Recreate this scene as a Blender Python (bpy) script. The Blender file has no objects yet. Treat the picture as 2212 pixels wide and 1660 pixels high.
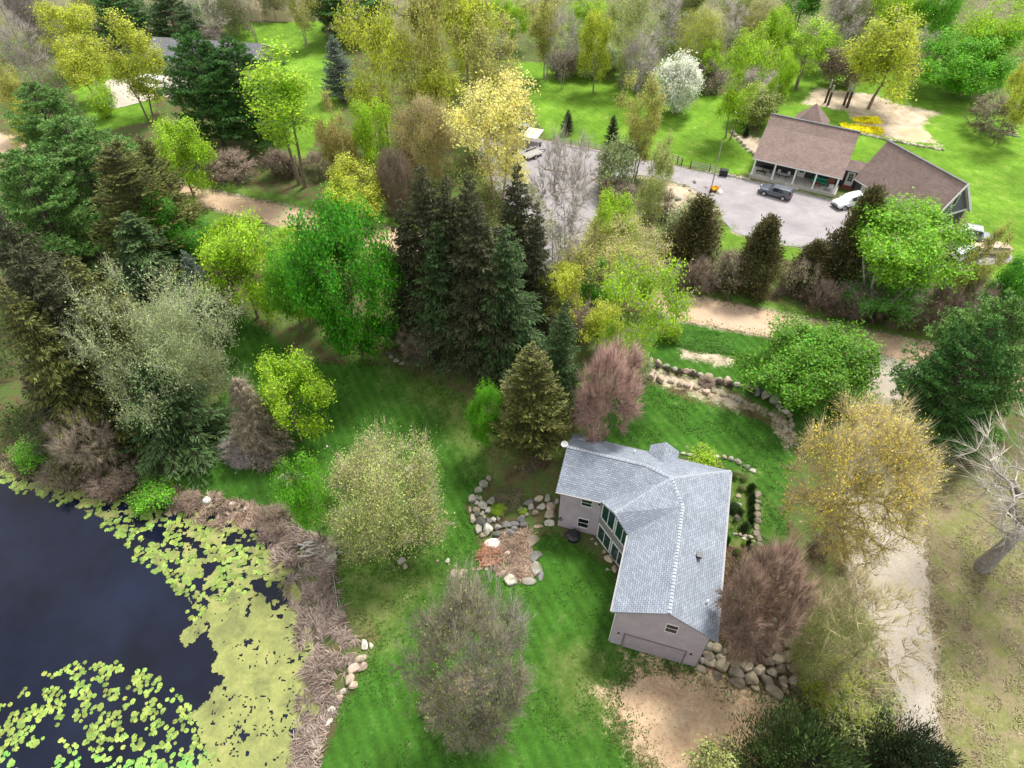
import bpy, math, random
import numpy as np
from mathutils import Vector, Matrix
from mathutils.geometry import delaunay_2d_cdt
R_=math.radians
scene=bpy.context.scene
COL=scene.collection
# ------------------------------------------------------------------ camera, sky, sun, exposure
CAMH=56.8; FPX=1440.6; CX,CY=1106.0,829.8           # lens and centre in photo units (2212 wide)
PITCH=math.atan(1918/2000.0)                         # angle between view axis and straight down
cd=bpy.data.cameras.new('camera'); cam=bpy.data.objects.new('camera',cd); COL.objects.link(cam)
cam.location=(0,0,CAMH); cam.rotation_euler=(PITCH,0,0)
cd.sensor_width=36; cd.lens=36*2000/3071.0; cd.clip_start=0.5; cd.clip_end=2000
scene.camera=cam
SUN_AZ=R_(38); SUN_EL=R_(63)                         # azimuth clockwise from +Y (away from camera)
w=bpy.data.worlds.new('World'); scene.world=w; w.use_nodes=True
nt=w.node_tree; bg=nt.nodes['Background']; sky=nt.nodes.new('ShaderNodeTexSky')
sky.sky_type='NISHITA'; sky.sun_disc=False; sky.sun_elevation=SUN_EL; sky.sun_rotation=SUN_AZ
sky.air_density=1.0; sky.dust_density=2.5; sky.ozone_density=1.0
# broken bright cloud over the clear sky
_tc=nt.nodes.new('ShaderNodeTexCoord'); _n=nt.nodes.new('ShaderNodeTexNoise'); _n.inputs['Scale'].default_value=2.2; _n.inputs['Detail'].default_value=5
_r=nt.nodes.new('ShaderNodeMapRange'); _r.inputs[1].default_value=.36; _r.inputs[2].default_value=.58; _r.inputs[3].default_value=.35; _r.inputs[4].default_value=1.0
_m=nt.nodes.new('ShaderNodeMix'); _m.data_type='RGBA'; _m.inputs[7].default_value=(7.6,7.5,7.3,1)
nt.links.new(_tc.outputs['Generated'],_n.inputs['Vector']); nt.links.new(_n.outputs['Fac'],_r.inputs[0]); nt.links.new(_r.outputs[0],_m.inputs[0]); nt.links.new(sky.outputs[0],_m.inputs[6])
nt.links.new(_m.outputs[2],bg.inputs[0]); bg.inputs[1].default_value=0.11
sl=bpy.data.lights.new('sun','SUN'); sl.energy=3.2; sl.angle=R_(12); sl.color=(1.0,0.95,0.86)
so=bpy.data.objects.new('sun',sl); COL.objects.link(so)
sd=Vector((math.sin(SUN_AZ)*math.cos(SUN_EL),math.cos(SUN_AZ)*math.cos(SUN_EL),math.sin(SUN_EL)))
so.rotation_euler=sd.to_track_quat('Z','Y').to_euler(); so.location=(60,80,90)
vs=scene.view_settings; vs.view_transform='Standard'; vs.look='None'; vs.gamma=1.0; vs.use_curve_mapping=False; vs.exposure=0.78
# ------------------------------------------------------------------ photo point -> place
FV=np.array([0,math.sin(PITCH),-math.cos(PITCH)]); UV_=np.array([0,math.cos(PITCH),math.sin(PITCH)])
def ray(px,py): return FV*FPX+np.array([1.,0,0])*(px-CX)-UV_*(py-CY)
def at_z(px,py,z):
    d=ray(px,py); t=(z-CAMH)/d[2]; return np.array([0,0,CAMH])+t*d
def proj(p):
    v=np.asarray(p,float)-np.array([0,0,CAMH]); q=v@FV
    return CX+FPX*v[0]/q, CY-FPX*(v@UV_)/q, q
def ss(x,a,b):
    t=np.clip((x-a)/(b-a),0,1); return t*t*(3-2*t)
# house frame
HO=np.array([8.391,23.696]); HU=np.array([.9566,-.2914]); HV=np.array([.2914,.9566])
def sdf(poly,x,y):
    poly=np.asarray(poly,float); x=np.asarray(x,float); y=np.asarray(y,float)
    d=np.full(x.shape,1e18); ins=np.zeros(x.shape,bool); n=len(poly)
    for i in range(n):
        ax,ay=poly[i]; bx,by=poly[(i+1)%n]; ex,ey=bx-ax,by-ay
        t=np.clip(((x-ax)*ex+(y-ay)*ey)/(ex*ex+ey*ey+1e-12),0,1)
        d=np.minimum(d,(x-ax-t*ex)**2+(y-ay-t*ey)**2)
        c=((ay>y)!=(by>y))&(x<(bx-ax)*(y-ay)/((by-ay) if by!=ay else 1e-12)+ax); ins^=c
    d=np.sqrt(d); return np.where(ins,-d,d)
WATER=-1.0
pond_px=[(-420,960),(0,1012),(100,1040),(230,1072),(330,1096),(430,1118),(530,1136),(585,1180),(625,1250),(655,1350),(672,1450),(680,1550),(640,1660),(600,1900),(-300,1900)]
POND=[tuple(at_z(x,y,WATER)[:2]) for x,y in pond_px]
def _vn(x,y,s):
    return (np.sin(x*1.3/s+1.7*np.sin(y*.9/s+s))+np.sin(y*1.1/s+1.3*np.sin(x*1.2/s+2*s)))*.5
def terrain(x,y):
    x=np.asarray(x,float); y=np.asarray(y,float)
    u=(x-HO[0])*HU[0]+(y-HO[1])*HU[1]; v=(x-HO[0])*HV[0]+(y-HO[1])*HV[1]
    v0=11-10.6*ss(u,2.5,5.5)-8*ss(u,14,30); wd=4.2+ss(-u,8.5,30)*22+ss(u,12,30)*12
    z=3.0*ss(v,v0,v0+wd)
    z=z-.55*ss(-u,8,-0.0+30)*(1-ss(v,0,30))*0
    z=z+ _vn(x,y,9)*.14*ss(np.abs(u)+np.abs(v),22,40)
    d=sdf(POND,x,y)
    z=z*1.0+(WATER-.9-z)*(1-ss(d,-3.0,4.2))
    return z
def P(px,py,h=0.0):
    z=0.0
    for _ in range(30):
        p=at_z(px,py,z+h); z=z*.4+.6*float(terrain(p[0],p[1]))
    p[2]=z; return p
def W(poly): return [tuple(P(x,y)[:2]) for x,y in poly]
# ------------------------------------------------------------------ materials
MATS={}
def _new(name):
    m=bpy.data.materials.new(name); m.use_nodes=True; MATS[name]=m
    return m,m.node_tree,m.node_tree.nodes['Principled BSDF']
def N(t,typ,**k):
    n=t.nodes.new(typ)
    for a,b in k.items():
        if a.startswith('i_'): n.inputs[a[2:].replace('_',' ')].default_value=b
        else: setattr(n,a,b)
    return n
def noise(t,scale,detail=4,vec=None,rough=.6,dist=0):
    n=N(t,'ShaderNodeTexNoise'); n.inputs['Scale'].default_value=scale; n.inputs['Detail'].default_value=detail
    n.inputs['Roughness'].default_value=rough; n.inputs['Distortion'].default_value=dist
    if vec: t.links.new(vec,n.inputs['Vector'])
    return n.outputs['Fac']
def coords(t): return N(t,'ShaderNodeTexCoord').outputs['Object']
def gcoords(t): return N(t,'ShaderNodeNewGeometry').outputs['Position']
def mapr(t,v,a,b,c,d):
    n=N(t,'ShaderNodeMapRange'); t.links.new(v,n.inputs[0])
    for i,q in enumerate((a,b,c,d)): n.inputs[i+1].default_value=q
    return n.outputs[0]
def ramp(t,v,stops):
    n=N(t,'ShaderNodeValToRGB'); t.links.new(v,n.inputs[0]); cr=n.color_ramp
    while len(cr.elements)<len(stops): cr.elements.new(.5)
    for e,(p,c) in zip(cr.elements,stops): e.position=p; e.color=(*c,1)
    return n.outputs[0]
def mixc(t,f,a,b,mode='MIX'):
    n=N(t,'ShaderNodeMix',data_type='RGBA',blend_type=mode)
    for s,v in ((0,f),(6,a),(7,b)):
        if isinstance(v,(int,float)): n.inputs[s].default_value=v
        elif isinstance(v,tuple): n.inputs[s].default_value=(*v,1)
        else: t.links.new(v,n.inputs[s])
    return n.outputs[2]
def math_(t,op,a,b=0):
    n=N(t,'ShaderNodeMath',operation=op)
    for i,v in enumerate((a,b)):
        if isinstance(v,(int,float)): n.inputs[i].default_value=v
        else: t.links.new(v,n.inputs[i])
    return n.outputs[0]
def bump(t,bs,h,st=.4,dist=.05):
    n=N(t,'ShaderNodeBump'); n.inputs['Strength'].default_value=st; n.inputs['Distance'].default_value=dist
    t.links.new(h,n.inputs['Height']); t.links.new(n.outputs[0],bs.inputs['Normal'])
def hsv(t,col,val=None,hue=None,sat=None):
    n=N(t,'ShaderNodeHueSaturation'); t.links.new(col,n.inputs['Color'])
    for k,v in (('Value',val),('Hue',hue),('Saturation',sat)):
        if v is None: continue
        if isinstance(v,(int,float)): n.inputs[k].default_value=v
        else: t.links.new(v,n.inputs[k])
    return n.outputs[0]
def mat_leaf(name,trans=.35,var=(.5,1.45),hv=.035):
    m,t,b=_new(name)
    oi=N(t,'ShaderNodeObjectInfo'); g=N(t,'ShaderNodeNewGeometry')
    rnd=g.outputs['Random Per Island']
    val=mapr(t,rnd,0,1,*var)
    big=noise(t,.45,2,g.outputs['Position']); v2=mapr(t,big,.3,.7,.75,1.25)
    r2=math_(t,'FRACT',math_(t,'MULTIPLY',rnd,37.13)); hue=mapr(t,r2,0,1,.5-hv,.5+hv)
    c=hsv(t,oi.outputs['Color'],math_(t,'MULTIPLY',val,v2),hue)
    t.links.new(c,b.inputs['Base Color']); b.inputs['Roughness'].default_value=.55; b.inputs['Specular IOR Level'].default_value=.3
    if trans>0:
        tr=N(t,'ShaderNodeBsdfTranslucent'); t.links.new(c,tr.inputs[0]); mx=N(t,'ShaderNodeMixShader'); mx.inputs[0].default_value=trans
        t.links.new(b.outputs[0],mx.inputs[1]); t.links.new(tr.outputs[0],mx.inputs[2]); t.links.new(mx.outputs[0],t.nodes['Material Output'].inputs[0])
    return m
LEAF=mat_leaf('leaf',.4,(.6,1.4),.02); NEEDLE=mat_leaf('needle',.18,(.4,1.6),.03); TWIG=mat_leaf('twig',0,(.55,1.5),.02); DRYG=mat_leaf('dry_blade',.15,(.5,1.5),.02)
def mat_bark():
    m,t,b=_new('bark'); oi=N(t,'ShaderNodeObjectInfo'); n=noise(t,6,4,coords(t)); c=hsv(t,oi.outputs['Color'],mapr(t,n,.3,.7,.6,1.35))
    t.links.new(c,b.inputs['Base Color']); b.inputs['Roughness'].default_value=.9; bump(t,b,n,.6,.03); return m
BARK=mat_bark()
def mat_plain(name,col,rough=.6,metal=0,n=0,scale=8,spec=.5,bmp=0):
    m,t,b=_new(name); b.inputs['Base Color'].default_value=(*col,1); b.inputs['Roughness'].default_value=rough; b.inputs['Metallic'].default_value=metal
    b.inputs['Specular IOR Level'].default_value=spec
    if n or bmp:
        f=noise(t,scale,5,coords(t))
        if n: t.links.new(mixc(t,mapr(t,f,.3,.7,0,1),tuple(c*(1-n) for c in col),tuple(min(1,c*(1+n)) for c in col)),b.inputs['Base Color'])
        if bmp: bump(t,b,f,bmp,.03)
    return m
def mat_rock():
    m,t,b=_new('rock'); oi=N(t,'ShaderNodeObjectInfo'); co=coords(t)
    n=noise(t,1.4,6,co); n2=noise(t,9,4,co); lich=noise(t,2.6,3,gcoords(t))
    c=hsv(t,oi.outputs['Color'],mapr(t,n,.3,.7,.62,1.3)); c=hsv(t,c,mapr(t,n2,.3,.7,.8,1.2))
    c=mixc(t,mapr(t,lich,.48,.7,0,.55),c,(.15,.15,.07))
    t.links.new(c,b.inputs['Base Color']); b.inputs['Roughness'].default_value=.85; bump(t,b,n2,.5,.04); return m
ROCK=mat_rock()
def mat_gravel(name,c1,c2,c3,sc=1.0,tracks=None):
    m,t,b=_new(name); g=gcoords(t); a=noise(t,.22*sc,5,g,.65,.4); f=noise(t,5*sc,6,g,.75); f2=noise(t,16*sc,3,g,.8)
    c=ramp(t,a,[(.25,c1),(.5,c2),(.75,c3)]); c=hsv(t,c,mapr(t,f,.25,.75,.78,1.22)); c=hsv(t,c,mapr(t,f2,.3,.7,.85,1.15))
    t.links.new(c,b.inputs['Base Color']); b.inputs['Roughness'].default_value=.95; b.inputs['Specular IOR Level'].default_value=.2; bump(t,b,f,.35,.05); return m
def mat_shingle(name,c1,c2,cm,bw=.36,bh=.19,streak=.11):
    m,t,b=_new(name); uv=N(t,'ShaderNodeUVMap').outputs[0]
    br=N(t,'ShaderNodeTexBrick'); t.links.new(uv,br.inputs['Vector']); br.offset=.5
    for k,v in (('Color1',(*c1,1)),('Color2',(*c2,1)),('Mortar',(*cm,1)),('Scale',1.0),('Mortar Size',.018),('Mortar Smooth',.3),('Bias',0.0),('Brick Width',bw),('Row Height',bh)): br.inputs[k].default_value=v
    g=gcoords(t); n=noise(t,.5,4,g); n2=noise(t,1.1,3,uv,.5)
    c=hsv(t,br.outputs[0],mapr(t,n,.3,.7,1-streak,1+streak)); c=hsv(t,c,mapr(t,n2,.3,.7,.95,1.05))
    t.links.new(c,b.inputs['Base Color']); b.inputs['Roughness'].default_value=.85; b.inputs['Specular IOR Level'].default_value=.3
    bump(t,b,br.outputs['Fac'],-.5 if False else .35,.02); return m
def mat_siding(name,col,lap=.2,vert=False):
    m,t,b=_new(name); uv=N(t,'ShaderNodeUVMap').outputs[0]; sx=N(t,'ShaderNodeSeparateXYZ'); t.links.new(uv,sx.inputs[0])
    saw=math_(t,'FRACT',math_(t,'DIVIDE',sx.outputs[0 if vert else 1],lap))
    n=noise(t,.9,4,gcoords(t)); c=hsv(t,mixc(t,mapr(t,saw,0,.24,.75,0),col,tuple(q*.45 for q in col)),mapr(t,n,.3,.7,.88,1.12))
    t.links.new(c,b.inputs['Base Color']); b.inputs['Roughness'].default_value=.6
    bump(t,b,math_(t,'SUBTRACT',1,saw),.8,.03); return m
M=dict(
 shingle=mat_shingle('grey_shingle',(.215,.245,.30),(.30,.34,.41),(.09,.105,.135)),
 cap=mat_plain('ridge_cap_shingle',(.38,.41,.48),.8,n=.25,scale=3),
 bshingle=mat_shingle('brown_shingle',(.20,.145,.13),(.27,.20,.18),(.12,.09,.08)),
 dshingle=mat_shingle('dark_shingle',(.13,.135,.15),(.19,.195,.21),(.07,.07,.08)),
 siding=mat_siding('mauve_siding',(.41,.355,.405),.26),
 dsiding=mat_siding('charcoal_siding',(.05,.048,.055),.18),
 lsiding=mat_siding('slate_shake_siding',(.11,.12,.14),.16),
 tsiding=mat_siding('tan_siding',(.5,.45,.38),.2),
 band=mat_plain('grey_panel',(.24,.22,.235),.6,n=.08),
 white=mat_plain('white_trim',(.72,.73,.74),.5,n=.06,scale=3),
 black=mat_plain('black_plastic',(.012,.013,.018),.45),
 dark=mat_plain('dark_metal',(.03,.03,.035),.4,.3),
 rubber=mat_plain('tyre_rubber',(.02,.02,.02),.8),
 rim=mat_plain('alloy_rim',(.45,.45,.47),.35,.7),
 concrete=mat_plain('concrete',(.45,.43,.39),.9,n=.15,scale=1.5,bmp=.2),
 wood=mat_plain('weathered_wood',(.26,.2,.14),.85,n=.3,scale=5,bmp=.3),
 palewood=mat_plain('pale_wood',(.64,.50,.35),.85,n=.2,scale=4,bmp=.2),
 darkwood=mat_plain('dark_wood',(.06,.035,.025),.8,n=.3),
 gwood=mat_plain('grey_wood',(.32,.31,.28),.85,n=.25,scale=6),
 redwood=mat_plain('red_stained_wood',(.25,.06,.04),.7,n=.2),
 rust=mat_plain('rusty_metal',(.2,.08,.04),.9,n=.4,scale=6),
 green=mat_plain('green_fabric',(.02,.25,.17),.7,n=.2),
 yellow=mat_plain('yellow_plastic',(.75,.45,.02),.5),
 grey=mat_plain('galvanised_grey',(.34,.36,.38),.45,.4,n=.1),
 lightmetal=mat_plain('light_metal',(.6,.62,.64),.4,.3),
 blue=mat_plain('blue_tarp',(.08,.22,.42),.6,n=.2),
 doorframe=mat_plain('door_frame',(.17,.145,.155),.6),
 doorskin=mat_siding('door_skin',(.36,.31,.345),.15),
 gutter=mat_plain('gutter_paint',(.24,.235,.26),.5),
 lamp=mat_plain('lamp_glass',(.7,.72,.7),.2),
 red=mat_plain('red_plastic',(.45,.02,.02),.35),
 ash=mat_plain('ash',(.1,.09,.085),.95,n=.5,scale=6,bmp=.4),
)
def mat_glass(name,col,rough=.06):
    m,t,b=_new(name); b.inputs['Base Color'].default_value=(*col,1); b.inputs['Roughness'].default_value=rough; b.inputs['Specular IOR Level'].default_value=.9; return m
M['glass']=mat_glass('window_glass',(.010,.014,.018)); M['gglass']=mat_glass('green_tinted_glass',(.015,.055,.048)); M['carglass']=mat_glass('car_glass',(.02,.025,.035))
def paint(name,col):
    m,t,b=_new(name); f=noise(t,1.5,4,coords(t)); c=mixc(t,mapr(t,f,.45,.75,0,.25),col,(.25,.22,.19)); t.links.new(c,b.inputs['Base Color'])
    b.inputs['Roughness'].default_value=.32; b.inputs['Coat Weight'].default_value=.6; b.inputs['Coat Roughness'].default_value=.1; return m
# ------------------------------------------------------------------ mesh builder
class MB:
    def __init__(s): s.v=[]; s.f=[]; s.m=[]; s.mats=[]
    def mi(s,mat):
        if mat not in s.mats: s.mats.append(mat)
        return s.mats.index(mat)
    def face(s,pts,mat):
        k=len(s.v); s.v+= [tuple(map(float,p)) for p in pts]; s.f.append(list(range(k,k+len(pts)))); s.m.append(s.mi(mat))
    def poly(s,vs,fs,mat):
        k=len(s.v); s.v+=[tuple(map(float,p)) for p in vs]; i=s.mi(mat)
        for f in fs: s.f.append([k+q for q in f]); s.m.append(i)
    def box(s,x0,x1,y0,y1,z0,z1,mat,M4=None):
        vs=[(x,y,z) for z in (z0,z1) for y in (y0,y1) for x in (x0,x1)]
        if M4: vs=[tuple(M4@Vector(q)) for q in vs]
        s.poly(vs,[(0,2,3,1),(4,5,7,6),(0,1,5,4),(2,6,7,3),(0,4,6,2),(1,3,7,5)],mat)
    def beam(s,a,b,wd,th,mat,up=(0,0,1)):
        a=Vector(a); b=Vector(b); d=(b-a); L=d.length; d.normalize(); u=Vector(up); sdir=d.cross(u)
        if sdir.length<1e-4: sdir=d.cross(Vector((1,0,0)))
        sdir.normalize(); u=sdir.cross(d); vs=[]
        for q in (a,b):
            for e,g in ((-1,-1),(1,-1),(1,1),(-1,1)): vs.append(q+sdir*e*wd/2+u*g*th/2)
        s.poly(vs,[(3,2,1,0),(4,5,6,7),(0,1,5,4),(1,2,6,5),(2,3,7,6),(3,0,4,7)],mat)
    def tube(s,pts,rad,mat,n=8,cap=True):
        pts=[Vector(p) for p in pts]; rad=[rad]*len(pts) if isinstance(rad,(int,float)) else rad; vs=[]
        for i,p in enumerate(pts):
            d=(pts[min(i+1,len(pts)-1)]-pts[max(i-1,0)]).normalized(); a=d.cross(Vector((0,0,1)) if abs(d.z)<.95 else Vector((1,0,0))).normalized(); b=d.cross(a)
            for j in range(n):
                t=2*math.pi*j/n; vs.append(p+(a*math.cos(t)+b*math.sin(t))*rad[i])
        fs=[(i*n+j,i*n+(j+1)%n,(i+1)*n+(j+1)%n,(i+1)*n+j) for i in range(len(pts)-1) for j in range(n)]
        if cap: fs+= [tuple(range(n))[::-1],tuple(range((len(pts)-1)*n,len(pts)*n))]
        s.poly(vs,fs,mat)
    def build(s,name,parent=None,kind=None,smooth=False,bevel=0):
        me=bpy.data.meshes.new(name); me.from_pydata(s.v,[],s.f)
        for m in s.mats: me.materials.append(m)
        me.polygons.foreach_set('material_index',s.m)
        if smooth: me.polygons.foreach_set('use_smooth',[True]*len(s.f))
        uvl=me.uv_layers.new(name='UVMap')
        for p in me.polygons:
            n=p.normal
            if abs(n.z)>.999: h=Vector((1,0,0))
            else: h=Vector((0,0,1)).cross(n).normalized()
            g=n.cross(h)
            for li in p.loop_indices:
                co=me.vertices[me.loops[li].vertex_index].co; uvl.data[li].uv=(co.dot(h),co.dot(g))
        me.update(); o=bpy.data.objects.new(name,me); COL.objects.link(o)
        if parent is not None: o.parent=parent
        if kind: o['kind']=kind
        if bevel:
            b=o.modifiers.new('bevel','BEVEL'); b.width=bevel; b.segments=2; b.limit_method='ANGLE'; b.angle_limit=R_(40)
        return o
def thing(name,label,cat,loc=(0,0,0),rz=0,group=None):
    o=bpy.data.objects.new(name,None); COL.objects.link(o); o.location=loc; o.rotation_euler=(0,0,rz); o.empty_display_size=.3
    o['label']=label; o['category']=cat
    if group: o['group']=group
    return o
def npmesh(name,v,f,mats,midx=None):
    v=np.asarray(v,np.float32); f=np.asarray(f,np.int32); nf,k=f.shape
    me=bpy.data.meshes.new(name); me.vertices.add(len(v)); me.vertices.foreach_set('co',v.ravel())
    me.loops.add(nf*k); me.loops.foreach_set('vertex_index',f.ravel()); me.polygons.add(nf)
    me.polygons.foreach_set('loop_start',np.arange(0,nf*k,k,dtype=np.int32)); me.polygons.foreach_set('loop_total',np.full(nf,k,np.int32))
    for m in mats: me.materials.append(m)
    if midx is not None: me.polygons.foreach_set('material_index',np.asarray(midx,np.int32))
    me.update(calc_edges=True); return me
def link(name,me,parent=None,kind=None,color=None):
    o=bpy.data.objects.new(name,me); COL.objects.link(o)
    if parent is not None: o.parent=parent
    if kind: o['kind']=kind
    if color: o.color=(*color,1)
    return o
# ------------------------------------------------------------------ ground
LAWN=[[(490,660),(560,700),(640,780),(850,790),(1000,850),(1045,960),(1060,1040),(1005,1090),(1040,1180),(1200,1150),(1330,1230),(1330,1380),(1500,1440),(1380,1450),(1310,1500),(1330,1600),(1430,1700),(640,1800),(740,1520),(790,1440),(820,1380),(800,1330),(740,1300),(730,1235),(860,1190),(700,1190),(600,1105),(450,1075),(380,1040),(390,960),(490,850),(470,760)],
 [(1330,790),(1400,830),(1500,870),(1640,905),(1720,960),(1700,1040),(1700,1190),(1560,1230),(1570,1010),(1450,980),(1240,960),(1300,900)],
 [(1380,740),(1460,690),(1640,720),(1800,760),(1860,850),(1830,960),(1740,980),(1690,900),(1560,830),(1420,785)]]
LAWN2=[[(1095,135),(1200,135),(1430,160),(1600,225),(1660,245),(1600,290),(1660,350),(1600,378),(1450,352),(1290,322),(1180,300),(1150,240)],
 [(1690,150),(1900,150),(2240,170),(2300,640),(2200,650),(2080,560),(2090,450),(1860,400),(1640,290),(1660,200)],
 [(1560,480),(1780,520),(1760,575),(1560,540)],
 [(480,50),(700,45),(720,140),(740,240),(640,360),(560,330),(540,160)],[(190,130),(260,120),(300,200),(220,200)],[(150,180),(330,170),(330,260),(200,290)]]
VERGE=[[(380,370),(690,440),(1480,610),(2100,745),(2040,760),(1480,640),(690,460),(390,405)],[(400,440),(600,487),(1480,690),(1700,735),(1500,760),(1300,720),(600,560),(400,480)]]
DRY=[[(1985,1080),(2300,980),(2320,1750),(2020,1750),(2015,1420)],[(1560,1210),(1710,1180),(1850,1300),(1900,1500),(1800,1560),(1640,1400)]]
DRY2=[[(1572,1035),(1615,1040),(1640,1100),(1648,1190),(1570,1210)],[(740,1240),(860,1215),(960,1240),(900,1290),(830,1390),(790,1400)],[(1350,1040),(1440,1040),(1400,1110),(1350,1120)],[(1200,1410),(1330,1430),(1300,1560),(1210,1520)],
 [(850,800),(1000,850),(1050,960),(1060,1040),(980,930)]]
SAND=[[(1310,1500),(1390,1425),(1510,1445),(1700,1525),(1760,1750),(1460,1750),(1390,1640),(1345,1570)]]
SAND2=[[(1735,225),(1760,190),(1880,203),(1950,228),(2035,243),(2000,262),(1985,285),(2040,318),(1860,285),(1830,240)],[(1580,290),(1640,300),(1650,345),(1620,330)],[(1440,395),(1560,405),(1590,440),(1500,480),(1420,440)],[(1690,890),(1720,960),(1700,970),(1668,905)],
 [(1405,800),(1520,828),(1600,860),(1650,893),(1590,880),(1500,850),(1405,818)],[(1320,1030),(1000,1040)] if False else [(1470,755),(1590,775),(1575,790),(1480,775)]]
road_top=[(-260,215),(-100,262),(0,290),(150,318),(400,400),(690,460),(1000,528),(1250,585),(1480,636),(1720,685),(2070,755),(2400,835)]
road_bot=[(2400,900),(2070,818),(1880,775),(1640,724),(1480,694),(1250,645),(1000,580),(600,487),(410,438),(150,372),(0,340),(-100,318),(-260,270)]
DRIVE=[(1880,765),(1975,785),(2075,808),(2020,842),(1985,895),(1982,970),(1992,1100),(2006,1300),(2016,1420),(2028,1600),(2060,1800),(1985,1800),(1952,1590),(1925,1450),(1880,1340),(1835,1230),(1820,1130),(1838,1020),(1862,900),(1878,810)]
NDRIVE=[(1150,300),(1290,325),(1420,352),(1600,386),(1800,432),(1900,440),(1910,480),(1840,535),(1760,541),(1590,503),(1545,440),(1480,402),(1380,380),(1300,405),(1285,470),(1230,560),(1160,575),(1130,480),(1080,420),(1030,330),(1060,290)]
def build_ground():
    xs=np.concatenate([np.linspace(-420,-150,28)[:-1],np.arange(-150,-60,1.0),np.arange(-60,60,.5),np.arange(60,150,1.0),np.linspace(150,420,28)])
    ys=np.concatenate([np.linspace(-120,-10,16)[:-1],np.arange(-10,95,.5),np.arange(95,235,1.0),np.linspace(235,700,30)])
    X,Y=np.meshgrid(xs,ys); Z=terrain(X,Y); nx,ny=len(xs),len(ys)
    v=np.stack([X.ravel(),Y.ravel(),Z.ravel()],1); i=np.arange(nx*ny).reshape(ny,nx)
    f=np.stack([i[:-1,:-1],i[:-1,1:],i[1:,1:],i[1:,:-1]],-1).reshape(-1,4)
    me=npmesh('ground',v,f,[])
    me.polygons.foreach_set('use_smooth',np.ones(len(f),bool))
    x,y=v[:,0],v[:,1]
    def mk(polys,soft=1.2):
        d=np.full(len(x),1e9)
        for p in polys: d=np.minimum(d,sdf(W(p),x,y))
        return 1/(1+np.exp(np.clip(d/soft*2,-30,30)))
    def near(polys):
        d=np.full(len(x),1e9)
        for p in polys: d=np.minimum(d,sdf(W(p),x,y))
        return d
    pd=sdf(POND,x,y)
    lawn=mk(LAWN,.8); lawn2=mk(LAWN2,1.5); verge=mk(VERGE,1.2); dry=mk(DRY,2.0); dry2=mk(DRY2,2.2); sand=mk(SAND,2.6); sand2=mk(SAND2,1.1)
    far=ss(y,150,175)
    rd=1/(1+np.exp(np.clip((np.minimum(near([road_top+road_bot]),np.minimum(near([DRIVE]),near([NDRIVE])))-.35)/.35*1.4,-30,30)))
    for nm,arr in (('m1',np.stack([lawn,lawn2,verge,np.ones_like(x)],1)),('m2',np.stack([dry,dry2,sand,np.ones_like(x)],1)),('m4',np.stack([rd,rd,rd,np.ones_like(x)],1)),('m3',np.stack([sand2,1-ss(pd,0.5,2.5),far,np.ones_like(x)],1))):
        a=me.color_attributes.new(nm,'FLOAT_COLOR','POINT'); a.data.foreach_set('color',arr.astype(np.float32).ravel())
    m,t,b=_new('ground_cover'); g=gcoords(t)
    def att(n):
        a=N(t,'ShaderNodeAttribute'); a.attribute_name=n; s=N(t,'ShaderNodeSeparateColor'); t.links.new(a.outputs['Color'],s.inputs[0]); return s.outputs
    a1,a2,a3,a4=att('m1'),att('m2'),att('m3'),att('m4')
    fine=noise(t,3.2,6,g,.8); mid=noise(t,.55,5,g,.65,.3); big=noise(t,.11,3,g); vf=noise(t,11,3,g,.8)
    edge=math_(t,'ADD',math_(t,'MULTIPLY',math_(t,'SUBTRACT',fine,.5),.7),math_(t,'MULTIPLY',math_(t,'SUBTRACT',mid,.5),.9))
    def th(o,k=1,s=.14):
        return mapr(t,math_(t,'ADD',o,math_(t,'MULTIPLY',edge,k)),.5-s,.5+s,0,1)
    # mowing stripes
    wv=N(t,'ShaderNodeTexWave'); wv.wave_type='BANDS'; wv.bands_direction='X'; wv.inputs['Scale'].default_value=.3; wv.inputs['Distortion'].default_value=1.2; wv.inputs['Detail'].default_value=2; wv.inputs['Detail Scale'].default_value=.4
    mp=N(t,'ShaderNodeMapping'); mp.inputs['Rotation'].default_value=(0,0,R_(-28)); t.links.new(g,mp.inputs[0]); t.links.new(mp.outputs[0],wv.inputs['Vector'])
    floor=ramp(t,mid,[(.25,(.05,.04,.022)),(.42,(.11,.095,.045)),(.55,(.075,.12,.03)),(.66,(.10,.13,.035)),(.8,(.17,.14,.08))])
    ffar=ramp(t,mid,[(.3,(.10,.09,.05)),(.55,(.17,.16,.10)),(.75,(.12,.17,.05))])
    c=mixc(t,a3[2],floor,ffar)
    ver=ramp(t,mid,[(.3,(.07,.10,.02)),(.55,(.10,.19,.03)),(.75,(.20,.22,.07))])
    c=mixc(t,th(a1[2]),c,ver)
    lw=ramp(t,mid,[(.2,(.023,.068,.009)),(.4,(.034,.105,.011)),(.6,(.046,.13,.014)),(.76,(.075,.15,.022)),(.92,(.14,.17,.05))])
    lw=hsv(t,lw,mapr(t,wv.outputs['Fac'],0,1,.89,1.12))
    c=mixc(t,th(a1[0]),c,lw)
    l2=ramp(t,mid,[(.22,(.06,.15,.012)),(.45,(.10,.215,.017)),(.62,(.15,.26,.026)),(.8,(.25,.29,.065))]); l2=hsv(t,l2,mapr(t,big,.3,.7,.82,1.15))
    l2=hsv(t,l2,mapr(t,wv.outputs['Fac'],0,1,.97,1.03))
    c=mixc(t,th(a1[1]),c,l2)
    dr=ramp(t,mid,[(.25,(.12,.10,.05)),(.42,(.26,.22,.13)),(.58,(.19,.20,.07)),(.75,(.36,.31,.19))])
    c=mixc(t,th(a2[0],.9,.3),c,dr)
    d2=ramp(t,mid,[(.3,(.07,.12,.02)),(.5,(.17,.18,.06)),(.75,(.27,.21,.11))])
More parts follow.
